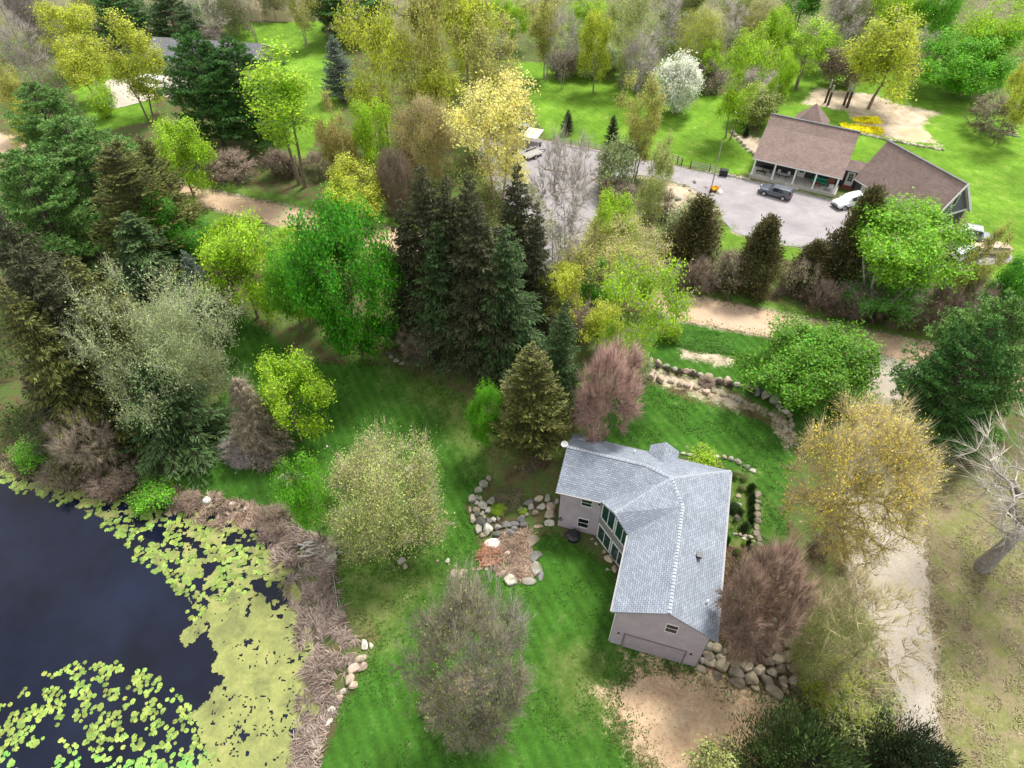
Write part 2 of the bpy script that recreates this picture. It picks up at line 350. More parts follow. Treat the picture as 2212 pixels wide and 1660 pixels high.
    c=mixc(t,math_(t,'MULTIPLY',th(a2[1],1.4,.4),.5),c,d2)
    sn=ramp(t,mid,[(.25,(.34,.235,.145)),(.5,(.46,.33,.215)),(.75,(.54,.41,.29))])
    c=mixc(t,th(a2[2],1.5,.16),c,sn)
    s2=ramp(t,mid,[(.3,(.32,.25,.17)),(.6,(.5,.42,.33)),(.8,(.38,.35,.22))]); c=mixc(t,th(a3[0],1.5,.2),c,s2)
    mud=ramp(t,mid,[(.3,(.05,.045,.03)),(.7,(.15,.13,.09))]); c=mixc(t,th(a3[1],.4,.3),c,mud)
    c=mixc(t,th(a4[0],1.0,.25),c,ramp(t,mid,[(.3,(.26,.20,.14)),(.6,(.40,.33,.26)),(.8,(.30,.27,.16))]))
    c=hsv(t,c,mapr(t,fine,.25,.75,.68,1.32)); c=hsv(t,c,mapr(t,vf,.3,.7,.82,1.18)); c=hsv(t,c,mapr(t,big,.3,.7,.88,1.12),mapr(t,mid,.3,.7,.49,.51))
    t.links.new(c,b.inputs['Base Color']); b.inputs['Roughness'].default_value=.95; b.inputs['Specular IOR Level'].default_value=.15; bump(t,b,fine,.7,.12)
    me.materials.append(m); link('ground',me,kind='structure')
build_ground()
def sheet(name,px,mat,off=.035,step=.7,jit=.18,kind='structure',world=None,smooth=1,taper=0):
    pts=world if world else W(px); pts=[np.array(p[:2]) for p in pts]; rs=random.Random(len(pts)*7+len(name)); n=len(pts); cur=[]
    for i in range(n):   # Catmull-Rom, resampled
        p0,p1,p2,p3=pts[i-1],pts[i],pts[(i+1)%n],pts[(i+2)%n]; k=max(1,int(np.linalg.norm(p2-p1)/step))
        for j in range(k):
            u=j/k
            q=(.5*((2*p1)+(p2-p0)*u+(2*p0-5*p1+4*p2-p3)*u*u+(3*p1-p0-3*p2+p3)*u**3)) if smooth else p1+(p2-p1)*u
            cur.append(q+np.array([rs.uniform(-jit,jit),rs.uniform(-jit,jit)]))
    arr=np.array(cur); g=1.0; x0,y0=arr.min(0); x1,y1=arr.max(0)
    X,Y=np.meshgrid(np.arange(x0,x1,g),np.arange(y0,y1,g)); d=sdf(cur,X,Y); mk=d<-.35
    inn=np.stack([X[mk],Y[mk]],1); allp=[Vector(map(float,p)) for p in np.concatenate([arr,inn])]; m_=len(cur)
    r=delaunay_2d_cdt(allp,[(i,(i+1)%m_) for i in range(m_)],[],1,1e-4); vx=np.array([tuple(p) for p in r[0]])
    z=terrain(vx[:,0],vx[:,1])+off
    if taper: z=z-off*.0
    me=bpy.data.meshes.new(name); me.from_pydata([(a,b_,c) for (a,b_),c in zip(vx.tolist(),z.tolist())],[],[list(f) for f in r[2]])
    for p in me.polygons: p.use_smooth=True
    if me.polygons and me.polygons[0].normal.z<0: me.flip_normals()
    me.materials.append(mat); o=link(name,me,kind=kind); return o
dirt=mat_gravel('packed_dirt',(.38,.26,.17),(.48,.345,.24),(.54,.42,.32))
grav=mat_gravel('pale_gravel',(.29,.25,.20),(.38,.34,.285),(.47,.43,.38),1.3)
asph=mat_gravel('grey_gravel_asphalt',(.225,.21,.225),(.29,.27,.285),(.36,.335,.345),1.4)
conc=mat_gravel('pale_concrete',(.36,.32,.27),(.45,.41,.36),(.52,.48,.43),.6)
def tmp(pts): return pts
sheet('dirt_road',road_top+road_bot,dirt,.03,.6,.2)
sheet('gravel_driveway',DRIVE,grav,.05,.5,.2)
sheet('neighbour_driveway',NDRIVE,asph,.05,.5,.16)
sheet('neighbour_parking_pad',[(2075,560),(2110,515),(2160,525),(2185,565),(2110,572)],asph,.04,.7,.1)
sheet('concrete_driveway',[(228,178),(260,168),(330,165),(400,170),(410,200),(330,215),(240,235),(235,205)],conc,.05,.7,.1)
# pond water
def build_pond():
    m,t,b=_new('pond_water'); b.inputs['Base Color'].default_value=(.012,.016,.032,1); b.inputs['Roughness'].default_value=.07; b.inputs['IOR'].default_value=1.33
    n=noise(t,.12,3,gcoords(t)); t.links.new(ramp(t,n,[(.3,(.002,.003,.008)),(.7,(.008,.012,.032))]),b.inputs['Base Color'])
    bump(t,b,noise(t,1.3,3,gcoords(t)),.03,.05)
    poly=np.array(POND); c=poly.mean(0); big=[tuple(c+(p-c)*1.10) for p in poly]
    me=bpy.data.meshes.new('pond_water'); me.from_pydata([(x,y,WATER) for x,y in big],[],[list(range(len(big)))])
    if me.polygons[0].normal.z<0: me.flip_normals()
    me.materials.append(m); link('pond_water',me,kind='structure')
build_pond()
def vnoise(x,y,s,seed=0):   # value noise, vectorised
    x=np.asarray(x)/s; y=np.asarray(y)/s; r=np.random.RandomState(seed).rand(256,256)
    xi=np.floor(x).astype(int); yi=np.floor(y).astype(int); fx=x-xi; fy=y-yi; fx=fx*fx*(3-2*fx); fy=fy*fy*(3-2*fy)
    g=lambda a,b_: r[a&255,b_&255]
    return (g(xi,yi)*(1-fx)+g(xi+1,yi)*fx)*(1-fy)+(g(xi,yi+1)*(1-fx)+g(xi+1,yi+1)*fx)*fy
def fbm(x,y,s,seed=0,o=4): return sum(vnoise(x,y,s/2**k,seed+k)*.5**k for k in range(o))/sum(.5**k for k in range(o))
zW=lambda pts:[tuple(at_z(x,y,WATER)[:2]) for x,y in pts]
MAT_POLY=zW([(505,1118),(600,1180),(640,1250),(670,1350),(690,1450),(700,1550),(680,1800),(430,1800),(440,1620),(405,1545),(440,1515),(462,1500),(470,1470),(458,1390),(425,1375),(402,1395),(400,1370),(440,1350),(425,1345),(470,1310),(500,1290),(570,1260),(600,1290),(615,1300),(575,1230),(545,1180)])
PADS_UP=zW([(-60,985),(30,1020),(150,1040),(300,1075),(430,1108),(540,1130),(600,1190),(610,1260),(560,1250),(500,1290),(480,1330),(440,1340),(400,1290),(360,1240),(300,1200),(280,1160),(240,1130),(120,1080),(0,1040)])
PADS_LO=zW([(60,1480),(190,1430),(260,1445),(330,1470),(350,1500),(400,1530),(440,1560),(470,1800),(-160,1800),(-80,1560),(20,1530)])
def build_mat():
    m,t,b=_new('algae'); g=gcoords(t); n=noise(t,.5,5,g,.65,.6); n2=noise(t,3.5,5,g,.8,1.0)
    c=ramp(t,n,[(.25,(.08,.09,.03)),(.40,(.155,.175,.05)),(.56,(.225,.25,.07)),(.7,(.27,.27,.09)),(.82,(.15,.21,.10))]); c=hsv(t,c,mapr(t,n2,.25,.75,.7,1.28))
    t.links.new(c,b.inputs['Base Color']); b.inputs['Roughness'].default_value=.7; bump(t,b,n2,.6,.05)
    bx=np.array(MAT_POLY+PADS_UP); x0,y0=bx.min(0)-2; x1,y1=bx.max(0)+2; s=.13
    xs=np.arange(x0,x1,s); ys=np.arange(max(y0,8),y1,s); X,Y=np.meshgrid(xs,ys)
    d1=sdf(MAT_POLY,X,Y); d2=sdf(PADS_UP,X,Y)
    n1=fbm(X,Y,2.6,3); n3=fbm(X,Y,.9,9,3)
    f1=-d1/1.0+(n1-.5)*3.4+(n3-.5)*1.5; crk=np.abs(fbm(X,Y,.9,71,3)-.5)<.012; holes=((fbm(X,Y,.8,21,3)>.74)&(d1>-3.5))|(crk&(n1>.5))
    f2=np.where(d2<0,(fbm(X,Y,.55,33,3)-.60)*9+(n1-.5)*3.5,-1)
    keep=((f1>0)&~holes)|(f2>0); keep&=(sdf(POND,X,Y)<1.2)
    nx=len(xs); idx=np.arange(X.size).reshape(X.shape); q=keep[:-1,:-1]
    f=np.stack([idx[:-1,:-1],idx[:-1,1:],idx[1:,1:],idx[1:,:-1]],-1)[q]
    used,inv=np.unique(f.ravel(),return_inverse=True)
    jx=(fbm(X,Y,.21,5,2)-.5)*.2; jy=(fbm(X,Y,.21,6,2)-.5)*.2
    v=np.stack([(X+jx).ravel()[used],(Y+jy).ravel()[used],(WATER+.03+.05*n3).ravel()[used]],1)
    me=npmesh('algae_mat',v,inv.reshape(-1,4),[m]); me.polygons.foreach_set('use_smooth',np.ones(len(me.polygons),bool)); o=link('algae_mat',me,kind='stuff')
    o['label']='yellow-green floating algae mat along the pond shore'; o['category']='algae'
build_mat()
def pad_shape(seed):
    r=random.Random(seed); vs=[(0,0,.01)]; n=9
    for i in range(n):
        a=2*math.pi*(.04+.92*i/(n-1)); rr=1+r.uniform(-.08,.08); vs.append((math.cos(a)*rr,math.sin(a)*rr*.85,r.uniform(0,.03)))
    return vs,[(0,i,i+1) for i in range(1,n)]
def build_pads():
    rs=np.random.RandomState(4); pts=[]
    def scat(poly,n,clump,ns,th):
        b=np.array(poly); lo,hi=b.min(0),b.max(0); out=[]
        while len(out)<n:
            p=lo+rs.rand(4000,2)*(hi-lo); k=(sdf(poly,p[:,0],p[:,1])<rs.rand(4000)*.8)&(fbm(p[:,0],p[:,1],clump,ns,3)>th)&(sdf(POND,p[:,0],p[:,1])<-.1)&(p[:,1]>10.5)
            out+=p[k].tolist()
        return out[:n]
    lo_=scat(PADS_LO,1250,.9,50,.47); up=scat(PADS_UP,900,.9,60,.46)
    mp=mat_leaf('lily_leaf',.1,(.6,1.35),.03); vars_=[]
    for k in range(4):
        vs,fs=pad_shape(k); me=bpy.data.meshes.new('lily_pad'); me.from_pydata(vs,[],fs); me.materials.append(mp); vars_.append(me)
    allp=[(x,y,0) for x,y in lo_]+[(x,y,1) for x,y in up]; rs.shuffle(allp)
    allp=sorted(allp,key=lambda q:q[1]); vis=[q for q in allp if q[1]>13][:420]; sel=set(map(tuple,vis[::1][:300])); rest=[]
    for q in allp:
        q=tuple(q); s=rs.uniform(.15,.25)*(1.25 if q[2] else 1); rz=rs.uniform(0,6.28); colr=(.25,.28,.06) if q[2] else [(.15,.34,.06),(.22,.37,.07),(.26,.34,.09)][rs.randint(3)]
        if q in sel:
            sel.discard(q); o=bpy.data.objects.new('lily_pad',vars_[rs.randint(4)]); COL.objects.link(o); o.location=(q[0],q[1],WATER+.035+rs.rand()*.02); o.rotation_euler=(0,0,rz); o.scale=(s,s,s); o.color=(*colr,1)
            o['label']='green lily pad among the many floating in the near corner of the dark pond'; o['category']='lily pad'; o['group']='lily pads floating on the pond'
        else: rest.append((q,s,rz))
    V=[];F=[];base,fs=pad_shape(1); base=np.array(base)
    for q,s,rz in rest:
        c,sn=math.cos(rz),math.sin(rz); v=base*s; v=np.stack([v[:,0]*c-v[:,1]*sn+q[0],v[:,0]*sn+v[:,1]*c+q[1],v[:,2]+WATER+.035],1)
        F.append(np.array(fs)+len(V)*len(base)); V.append(v)
    me=npmesh('lily_pads',np.concatenate(V),np.concatenate(F),[mp]); o=link('lily_pads',me,kind='stuff',color=(.22,.31,.065)); o['label']='further small lily pads packed between algae on the pond'; o['category']='lily pads'
build_pads()
# dry grass and reeds
def blades(n,poly_px,L,wd,seed,color,label,name,lie=.6,clump=.8,th=.42,z=None,mat=None,world=None,pts=None):
    rs=np.random.RandomState(seed)
    if pts is None:
     poly=world or [tuple(P(x,y)[:2]) for x,y in poly_px]; b=np.array(poly); lo,hi=b.min(0),b.max(0); acc=np.zeros((0,2))
     while len(acc)<n:
        p=lo+rs.rand(6000,2)*(hi-lo); k=(sdf(poly,p[:,0],p[:,1])<rs.rand(6000)*.7)&(fbm(p[:,0],p[:,1],clump,seed,2)>th); acc=np.concatenate([acc,p[k]])
     pts=acc[:n]
    p=pts; n=len(p); zz=np.maximum(terrain(p[:,0],p[:,1]),WATER-.1); l=L*(.5+rs.rand(n)); ang=(fbm(p[:,0],p[:,1],1.6,seed+5,2)*14)+rs.randn(n)*.45
    tilt=np.clip(lie+rs.randn(n)*.25,.05,1.4); d=np.stack([np.cos(ang)*np.sin(tilt),np.sin(ang)*np.sin(tilt),np.cos(tilt)],1)
    b0=np.stack([p[:,0],p[:,1],zz],1); mid=b0+d*l[:,None]*.55; tip=mid+(d*np.array([1,1,.2])-np.array([0,0,.25]))*l[:,None]*.5; sd=np.stack([-np.sin(ang),np.cos(ang),np.zeros(n)],1)*wd*(.6+rs.rand(n))[:,None]
    V=np.stack([b0-sd,b0+sd,mid+sd*.8+[0,0,.02],mid-sd*.8,tip],1).reshape(-1,3); i=np.arange(n)[:,None]*5
    F=np.concatenate([i+[0,1,2],i+[0,2,3],i+[3,2,4]]); me=npmesh(name,V,F,[mat or DRYG]); o=link(name,me,kind='stuff',color=color); o['label']=label; o['category']='grass'; return o
REED=[(560,1125),(640,1150),(705,1180),(712,1240),(712,1300),(750,1365),(768,1400),(745,1460),(700,1560),(680,1650),(640,1700),(660,1560),(672,1450),(655,1350),(628,1250),(590,1185)]
blades(15000,REED,.95,.028,3,(.30,.235,.20),'matted grey-brown dry reeds between the pond and the lawn','dry_reeds',.95)
blades(3500,[(370,1080),(430,1070),(540,1100),(600,1130),(540,1150),(430,1125),(370,1105)],.8,.028,8,(.34,.25,.19),'tan dry grass on the upper pond bank','dry_bank_grass',.9)
blades(4500,[(1370,1160),(1430,1150),(1165,1160)] if False else [(1078,1165),(1140,1150),(1150,1200),(1145,1240),(1090,1250),(1070,1215)],.7,.022,11,(.33,.24,.18),'brown dry iris leaves inside the boulder ring','dry_iris_leaves',.9,.5,.3)
blades(5000,[(0,985),(100,1010),(260,1040),(380,1070),(380,1100),(230,1070),(100,1035),(0,1010)],.9,.028,17,(.2,.17,.09),'olive-brown brush grass along the far pond edge','bank_brush_grass',.8)
blades(900,[(1035,1180),(1075,1180),(1080,1220),(1045,1225)],.7,.02,19,(.55,.3,.2),'orange dry grass clump beside the pale boulder','orange_grass_clump',.6,.5,.2)
blades(9000,[(1460,715),(1540,718),(1585,738),(1578,765),(1500,755),(1455,738)],.3,.04,23,(.13,.32,.05),'bright green ground cover in the raised bed by the road','ground_cover_bed',.3,.6,.2,mat=LEAF)
blades(16000,LAWN[0][:14]+[(1310,1500),(1330,1600),(1430,1660),(690,1660),(790,1440),(740,1300),(600,1105),(380,1040),(490,850)],.16,.03,29,(.05,.13,.014),'tufts of mown grass on the big back lawn','lawn_grass_tufts',.7,1.5,.5,mat=LEAF)
blades(6000,LAWN[1],.16,.03,31,(.045,.12,.012),'tufts of mown grass on the lawn in front of the mauve house','front_lawn_tufts',.7,1.5,.5,mat=LEAF)
blades(9000,DRY[0],.22,.03,37,(.33,.29,.17),'dry tan grass tufts right of the gravel driveway','dry_grass_tufts',.8,1.5,.45)

def edge_pts(px,n,sig,seed,closed=True,out=.1):
    rs=np.random.RandomState(seed); w_=np.array(W(px)); 
    if closed: w_=np.concatenate([w_,w_[:1]])
    d=np.diff(w_,axis=0); L=np.linalg.norm(d,axis=1); k=rs.choice(len(L),n,p=L/L.sum()); t=rs.rand(n,1); nrm=np.stack([-d[k,1],d[k,0]],1)/L[k,None]
    p=w_[k]+d[k]*t+nrm*(rs.randn(n,1)*sig); return p[fbm(p[:,0],p[:,1],1.2,seed,2)>.42]
for nm,lab,px,n,sg,col,L,sd_ in (('road_edge_tufts','green grass tufts straggling over the edges of the dirt road',road_top+road_bot,16000,.5,(.14,.22,.04),.26,81),('road_edge_tufts','dry grass tufts along the edges of the dirt road',road_top+road_bot,7000,.45,(.36,.31,.18),.22,82),
  ('drive_edge_tufts','tan grass tufts straggling over the edges of the gravel driveway',DRIVE,7000,.4,(.30,.29,.13),.2,83),('drive_edge_tufts','green grass tufts at the rim of the grey lot',NDRIVE,8000,.4,(.20,.34,.04),.24,84),
  ('lot_edge_tufts','green grass tufts creeping into the bare sandy lot',SAND[0],6000,.9,(.07,.17,.025),.16,85),('lawn_edge_tufts','long grass along the edge of the big back lawn',LAWN[0],9000,.35,(.10,.19,.03),.25,86)):
    blades(0,None,L,.03,sd_,col,lab,nm,.7,mat=LEAF,pts=edge_pts(px,n,sg,sd_))
# ------------------------------------------------------------------ tree generators
def unit(v): return v/(np.linalg.norm(v,axis=-1,keepdims=True)+1e-9)
def tubes(A,B,ra,rb,n=4):
    A,B=np.asarray(A,float),np.asarray(B,float); d=unit(B-A); ref=np.where(np.abs(d[:,2:3])<.9,[[0,0,1.]],[[1.,0,0]]); s=unit(np.cross(d,ref)); u=np.cross(s,d)
    k=len(A); vs=[]
    for P_,r in ((A,ra),(B,rb)):
        for j in range(n):
            t=2*math.pi*j/n; vs.append(P_+(s*math.cos(t)+u*math.sin(t))*np.asarray(r)[:,None])
    V=np.stack(vs,1).reshape(-1,3); i=np.arange(k)[:,None]*2*n
    F=np.concatenate([i+[j,(j+1)%n,n+(j+1)%n,n+j] for j in range(n)]); return V,F
def twigs(A,D,L,r):   # 3-sided tapering twigs as (k*4) verts, triangles
    A=np.asarray(A); d=unit(D); ref=np.where(np.abs(d[:,2:3])<.9,[[0,0,1.]],[[1.,0,0]]); s=unit(np.cross(d,ref)); u=np.cross(s,d); k=len(A)
    vs=[A+(s*math.cos(t)+u*math.sin(t))*r for t in (0,2.09,4.19)]+[A+d*L[:,None]]
    V=np.stack(vs,1).reshape(-1,3); i=np.arange(k)[:,None]*4; F=np.concatenate([i+[0,1,3],i+[1,2,3],i+[2,0,3]]); return V,F
def rhombs(C,D,S,L,Wd):
    C=np.asarray(C); L=L[:,None]; Wd=Wd[:,None]; V=np.stack([C,C+D*L*.5+S*Wd,C+D*L,C+D*L*.5-S*Wd],1).reshape(-1,3); i=np.arange(len(C))[:,None]*4; return V,i+np.array([[0,1,2,3]])
def tomesh(name,parts,mat):
    V=[];F=[];o=0
    tri=parts[0][1].shape[1]
    for v,f in parts: V.append(v); F.append(f+o); o+=len(v)
    return npmesh(name,np.concatenate(V),np.concatenate(F),[mat])
def rdir(rs,n): return unit(rs.randn(n,3))
def gen_decid(seed,R=5,h=11,c0=.25,n1=7,n2=60,n3=500,lpt=20,leaf=.22,spread=.42,shell=.75,stems=1,tw=0,twl=.8,up=.25,lump=.25,tr=.2,flat=1.0,narrow=0,limb=1.0,nl=.17):
    rs=np.random.RandomState(seed); cz=h*(1+c0)/2; b=h*(1-c0)/2; ctr=np.array([0,0,cz]); amp=rs.randn(6,3)*1.6; ph=rs.rand(6)*6.28
    def bnd(d):
        q=1+lump*.5*np.sin(d@amp.T*1.3+ph).sum(1)/2.2; return np.clip(q,.5,1.3)
    def pts(n,lo,hi):
        d=rdir(rs,n); d[:,2]=d[:,2]*.9+.12; d=unit(d); r=(lo+(hi-lo)*rs.rand(n)**.6)*bnd(d); p=d*r[:,None]*[R,R,b]
        if narrow: p[:,:2]*=(1-narrow*(p[:,2:3]/b+1)/2)
        return ctr+p
    L1=pts(n1,.35,.5); L2=pts(n2,.45,.85 if shell<.9 else .9)
    L3=L2[rs.randint(n2,size=n3)]+rs.randn(n3,3)*R*nl*np.array([1,1,.8]); 
    e=(L3-ctr)/[R,R,b]; r=np.linalg.norm(e,axis=1); mx=bnd(unit(e)); k=r>mx; L3[k]=ctr+(e[k]/r[k,None]*mx[k,None])*[R,R,b]
    L3[:,2]=np.maximum(L3[:,2],.25)
    T=[];st=[]
    for s in range(stems):
        a=6.28*s/max(stems,1)+rs.rand(); off=np.array([math.cos(a),math.sin(a),0])*(0.15+.12*stems if stems>1 else 0); top=np.array([off[0]*4*(R/5),off[1]*4*(R/5),h*(c0+.35)]) if stems>1 else np.array([rs.randn()*.2,rs.randn()*.2,h*(c0+.42)])
        ps=[off*(1-t)+top*t+np.array([rs.randn(),rs.randn(),0])*.12*t for t in (0,.25,.5,.75,1)]; ps[0][2]=-.3
        r0=tr*(.62 if stems>1 else 1); st.append((ps,r0))
        for i in range(4): T.append((ps[i],ps[i+1],r0*(1-.2*i)+(.12*r0 if i==0 else 0),r0*(1-.2*(i+1))))
    allst=[(p,r0*(1-.2*i)) for ps,r0 in st for i,p in enumerate(ps) if i>=1]; SP=np.array([p for p,_ in allst]); SR=np.array([r for _,r in allst])
    def join(src,dst,rr,frac,nseg=3,sag=.12):
        out=[];mids=[];rad=[]
        for a,bb,r in zip(src,dst,rr):
            pr=a; L=np.linalg.norm(bb-a)
            for j in range(1,nseg+1):
                t=j/nseg; q=a*(1-t)+bb*t; q=q+np.array([0,0,up*L*t*(1-t)])+rs.randn(3)*L*.04*(t<1); out.append((pr,q,r*(1-frac*(j-1)/nseg),r*(1-frac*j/nseg))); pr=q; mids.append(q); rad.append(r*(1-frac*t))
        return out,np.array(mids),np.array(rad)
    def nearest(pts_,cand,pen=.35):
        d=np.linalg.norm(pts_[:,None]-cand[None],axis=2)+pen*np.maximum(0,cand[None,:,2]-pts_[:,None,2]+.2)*3; return d.argmin(1)
    i=nearest(L1,SP); s1,m1,r1=join(SP[i],L1,SR[i]*.7*limb,.5); C=np.concatenate([SP,m1]); CR=np.concatenate([SR*.8,r1])
    i=nearest(L2,C); s2,m2,r2=join(C[i],L2,np.minimum(CR[i]*.6,.09)*limb,.6); C=np.concatenate([C,m2]); 
    i=nearest(L3,C); base=C[i]; segs=T+s1+s2
    A=[s[0] for s in segs];B=[s[1] for s in segs];ra=[s[2] for s in segs];rb=[s[3] for s in segs]
    tv=[tubes(A,B,ra,rb,5)]; tm=tomesh('trunk',tv,BARK)
    D3=L3-base; L=np.linalg.norm(D3,axis=1); parts=[]
    v3,f3=twigs(base,D3,L*1.0,.028*limb)
    tw_parts=[(v3,f3)]
    if tw:
        n=n3*tw; j=np.repeat(np.arange(n3),tw); t=rs.rand(n,1)**.7; A_=base[j]*(1-t)+L3[j]*t; d=unit(unit(D3[j])*1.1+unit((L3[j]-ctr)/[R,R,b])*.8+rdir(rs,n)*.95+[0,0,.2]); tw_parts.append(twigs(A_,d,twl*(.4+rs.rand(n)*.9),.013))
    if lpt:
        n=n3*lpt; j=np.repeat(np.arange(n3),lpt); t=(1-rs.rand(n,1)**2*.5); c=base[j]*(1-t)+L3[j]*t+rs.randn(n,3)*spread; D=rdir(rs,n); out=unit((c-ctr)/[R,R,b]); nrm=unit(out*.7+rdir(rs,n)*.9+[0,0,.5]); D=unit(np.cross(nrm,D)); S=np.cross(nrm,D); l=leaf*(.6+.8*rs.rand(n)); lm=[rhombs(c,D,S,l*1.3,l*.42)]
        crown=tomesh('crown',lm,LEAF); crown_t=tomesh('twigs',tw_parts,TWIG)
        return dict(trunk=tm,crown=crown,twigs=crown_t,R=R,h=h,c0=c0)
    return dict(trunk=tm,crown=tomesh('crown',tw_parts,TWIG),R=R,h=h,c0=c0)
def gen_conifer(seed,h=18,R=4,style='norway',wsp=.45,k=7,m=11,pw=.85,base0=.06,dens=1.0,blade=(.75,.13)):
    rs=np.random.RandomState(seed); nw=int(h*(1-base0)/wsp); B=[]
    for wi in range(nw):
        z=h*base0+wi*wsp; f=1-z/h
        for q in range(k if f>.12 else 4):
            prof={'norway':min(1,f**pw*1.12),'olive':min(1,f**pw*1.1),'dead':f**pw,'pine':(math.sin(min(1,f*1.35)*math.pi*.5)**.8)*(1 if f>.2 else .85)}[style]
            L=R*prof*rs.uniform(*({'norway':(.55,1.12),'olive':(.7,1.08),'dead':(.7,1.1),'pine':(.5,1.1)}[style]))
            if rs.rand()<.05: L*=1.15
            B.append((z+rs.uniform(-.2,.2),rs.rand()*6.283,max(L,.25),f))
    B=np.array(B); nb=len(B); z,az,L,f=B.T; H=np.stack([np.cos(az),np.sin(az),np.zeros(nb)],1); Sd=np.stack([-np.sin(az),np.cos(az),np.zeros(nb)],1)
    rise={'norway':.25,'olive':.45,'dead':.3,'pine':.35}[style]; droop={'norway':.55,'olive':.35,'dead':.6,'pine':.25}[style]
    rise=rise+.5*(1-f)**3; 
    def at(j,t): return np.array([0,0,1.])*(z[j]+L[j]*(rise[j]*t-droop*t*t*(f[j]*.8+.3)+.18*t**4))[:,None]+H[j]*(L[j]*t)[:,None]
    segA=[];segB=[];ra=[];rb=[]; j=np.arange(nb); T=[0,.35,.7,1.0]
    for a,b in zip(T[:-1],T[1:]): segA.append(at(j,np.full(nb,a)));segB.append(at(j,np.full(nb,b)));ra.append(.035*(1-a)+.012*np.ones(nb));rb.append(.035*(1-b)+.008*np.ones(nb))
    zz=np.linspace(-.3,h,8); TA=np.stack([zz*0,zz*0,zz],1); tr=.012*h+.06; rr=tr*(1-np.linspace(0,1,8))+.02
    V1=tubes(TA[:-1],TA[1:],rr[:-1],rr[1:],7); V2=tubes(np.concatenate(segA),np.concatenate(segB),np.concatenate(ra),np.concatenate(rb),3)
    # foliage
    cnt=np.maximum(3,(m*dens*(L/R)**.7+2).astype(int)) if style!='pine' else np.maximum(4,(m*dens*(L/R)).astype(int)); J=np.repeat(np.arange(nb),cnt); n=len(J); t=rs.rand(n)**.75 if style!='pine' else .35+.65*rs.rand(n)**.7
    if style=='dead': t=rs.rand(n)
    p=at(J,t); side=rs.choice([-1,1],n)
    if style=='pine':
        lat=(rs.rand(n)-.5)*L[J]*.55*np.sin(np.clip(t,0,1)*2.4)[:]; p=p+Sd[J]*lat[:,None]+np.array([0,0,1])*(rs.rand(n)*.35)[:,None]
        nb_=7; p=np.repeat(p,nb_,0); n=len(p); d=unit(rdir(rs,n)+[0,0,.55]+np.repeat(H[J],nb_,0)*.35); s=unit(np.cross(d,rdir(rs,n))); l=blade[0]*(.6+.7*rs.rand(n)); fv=rhombs(p,d,s,l,np.full(n,blade[1])*(.7+.6*rs.rand(n)))
        fo=[fv]
    elif style=='dead':
        p=np.repeat(p,3,0); n=len(p); J3=np.repeat(J,3); d=unit(H[J3]*.6+Sd[J3]*(rs.choice([-1,1],n)*rs.rand(n)*1.2)[:,None]+np.array([0,0,-.35])+rdir(rs,n)*.5); fo=[twigs(p,d,blade[0]*(.4+rs.rand(n)),.024)]
        return dict(trunk=tomesh('trunk',[V1,V2],BARK),crown=tomesh('crown',fo,TWIG),R=R,h=h,c0=base0)
    else:
        lat=rs.rand(n)*.28*L[J]*(1-t*.75)*side; p=p+Sd[J]*lat[:,None]; hang=.75 if style=='norway' else .05
        d=unit(H[J]*(.55+.5*rs.rand(n))[:,None]+Sd[J]*(side*(.25+.75*rs.rand(n)))[:,None]+np.array([0,0,1])*(-hang*(rs.rand(n))+ (0 if style=='norway' else .25))[:,None]+rdir(rs,n)*.18)
        s=unit(np.cross(d,np.array([0,0,1])+rdir(rs,n)*.5)); l=blade[0]*(.5+.8*rs.rand(n))*np.clip(.55+f[J],.4,1.1); wd=blade[1]*(.7+.7*rs.rand(n)); fv=rhombs(p,d,s,l,wd)
        s2=unit(np.cross(d,s)+rdir(rs,n)*.3); fv2=rhombs(p+rdir(rs,n)*.12,unit(d+rdir(rs,n)*.35),s2,l*.8,wd*.8); fo=[fv,fv2]
    return dict(trunk=tomesh('trunk',[V1,V2],BARK),crown=tomesh('crown',fo,NEEDLE),R=R,h=h,c0=base0)
def gen_juniper(seed,h=8,R=2,n=9000,prof=.7,l0=.34,round_=False):
    rs=np.random.RandomState(seed); nt=n//16; z=rs.rand(nt)**(.9)*.97; az=rs.rand(nt)*6.283; am=rs.rand(5)*6.28
    if round_: pr=np.sqrt(np.clip(1-(z*1.0)**2.2,0.02,1))
    else: pr=np.clip((1-z)**prof*1.05,.06,1)*np.clip(.55+z*5,0,1)
    r=R*pr*(.5+.5*rs.rand(nt)**.5)*(1+.28*np.sin(az*3+am[0]+z*7)+.2*np.sin(az*5+am[1]-z*13))*(.75+.5*rs.rand(nt)**2)
    c=np.stack([np.cos(az)*r,np.sin(az)*r,z*h*.95+.15],1); J=np.repeat(np.arange(nt),16); k=len(J); p=c[J]+rs.randn(k,3)*.2
    out=np.stack([np.cos(az[J]),np.sin(az[J]),np.zeros(k)],1); d=unit(out*.6+rdir(rs,k)*.55+[0,0,.9]); s=unit(np.cross(d,rdir(rs,k))); l=l0*(.5+rs.rand(k)); fv=rhombs(p,d,s,l,l*(.13 if round_ else .18))
    zz=np.linspace(-.2,h*.95,6); TA=np.stack([zz*0,zz*0,zz],1); rr=(.12+.008*h)*(1-np.linspace(0,.9,6)); V1=tubes(TA[:-1],TA[1:],rr[:-1],rr[1:],6)
    q=nt//3; b0=np.stack([np.zeros(q),np.zeros(q),c[:q,2]*.75],1); V2=tubes(b0,c[:q],np.full(q,.03),np.full(q,.012),3)
    return dict(trunk=tomesh('trunk',[V1,V2],BARK),crown=tomesh('crown',[fv],NEEDLE),R=R,h=h,c0=.03)
def V_(fn,seeds,**k): return [fn(s,**k) for s in seeds]
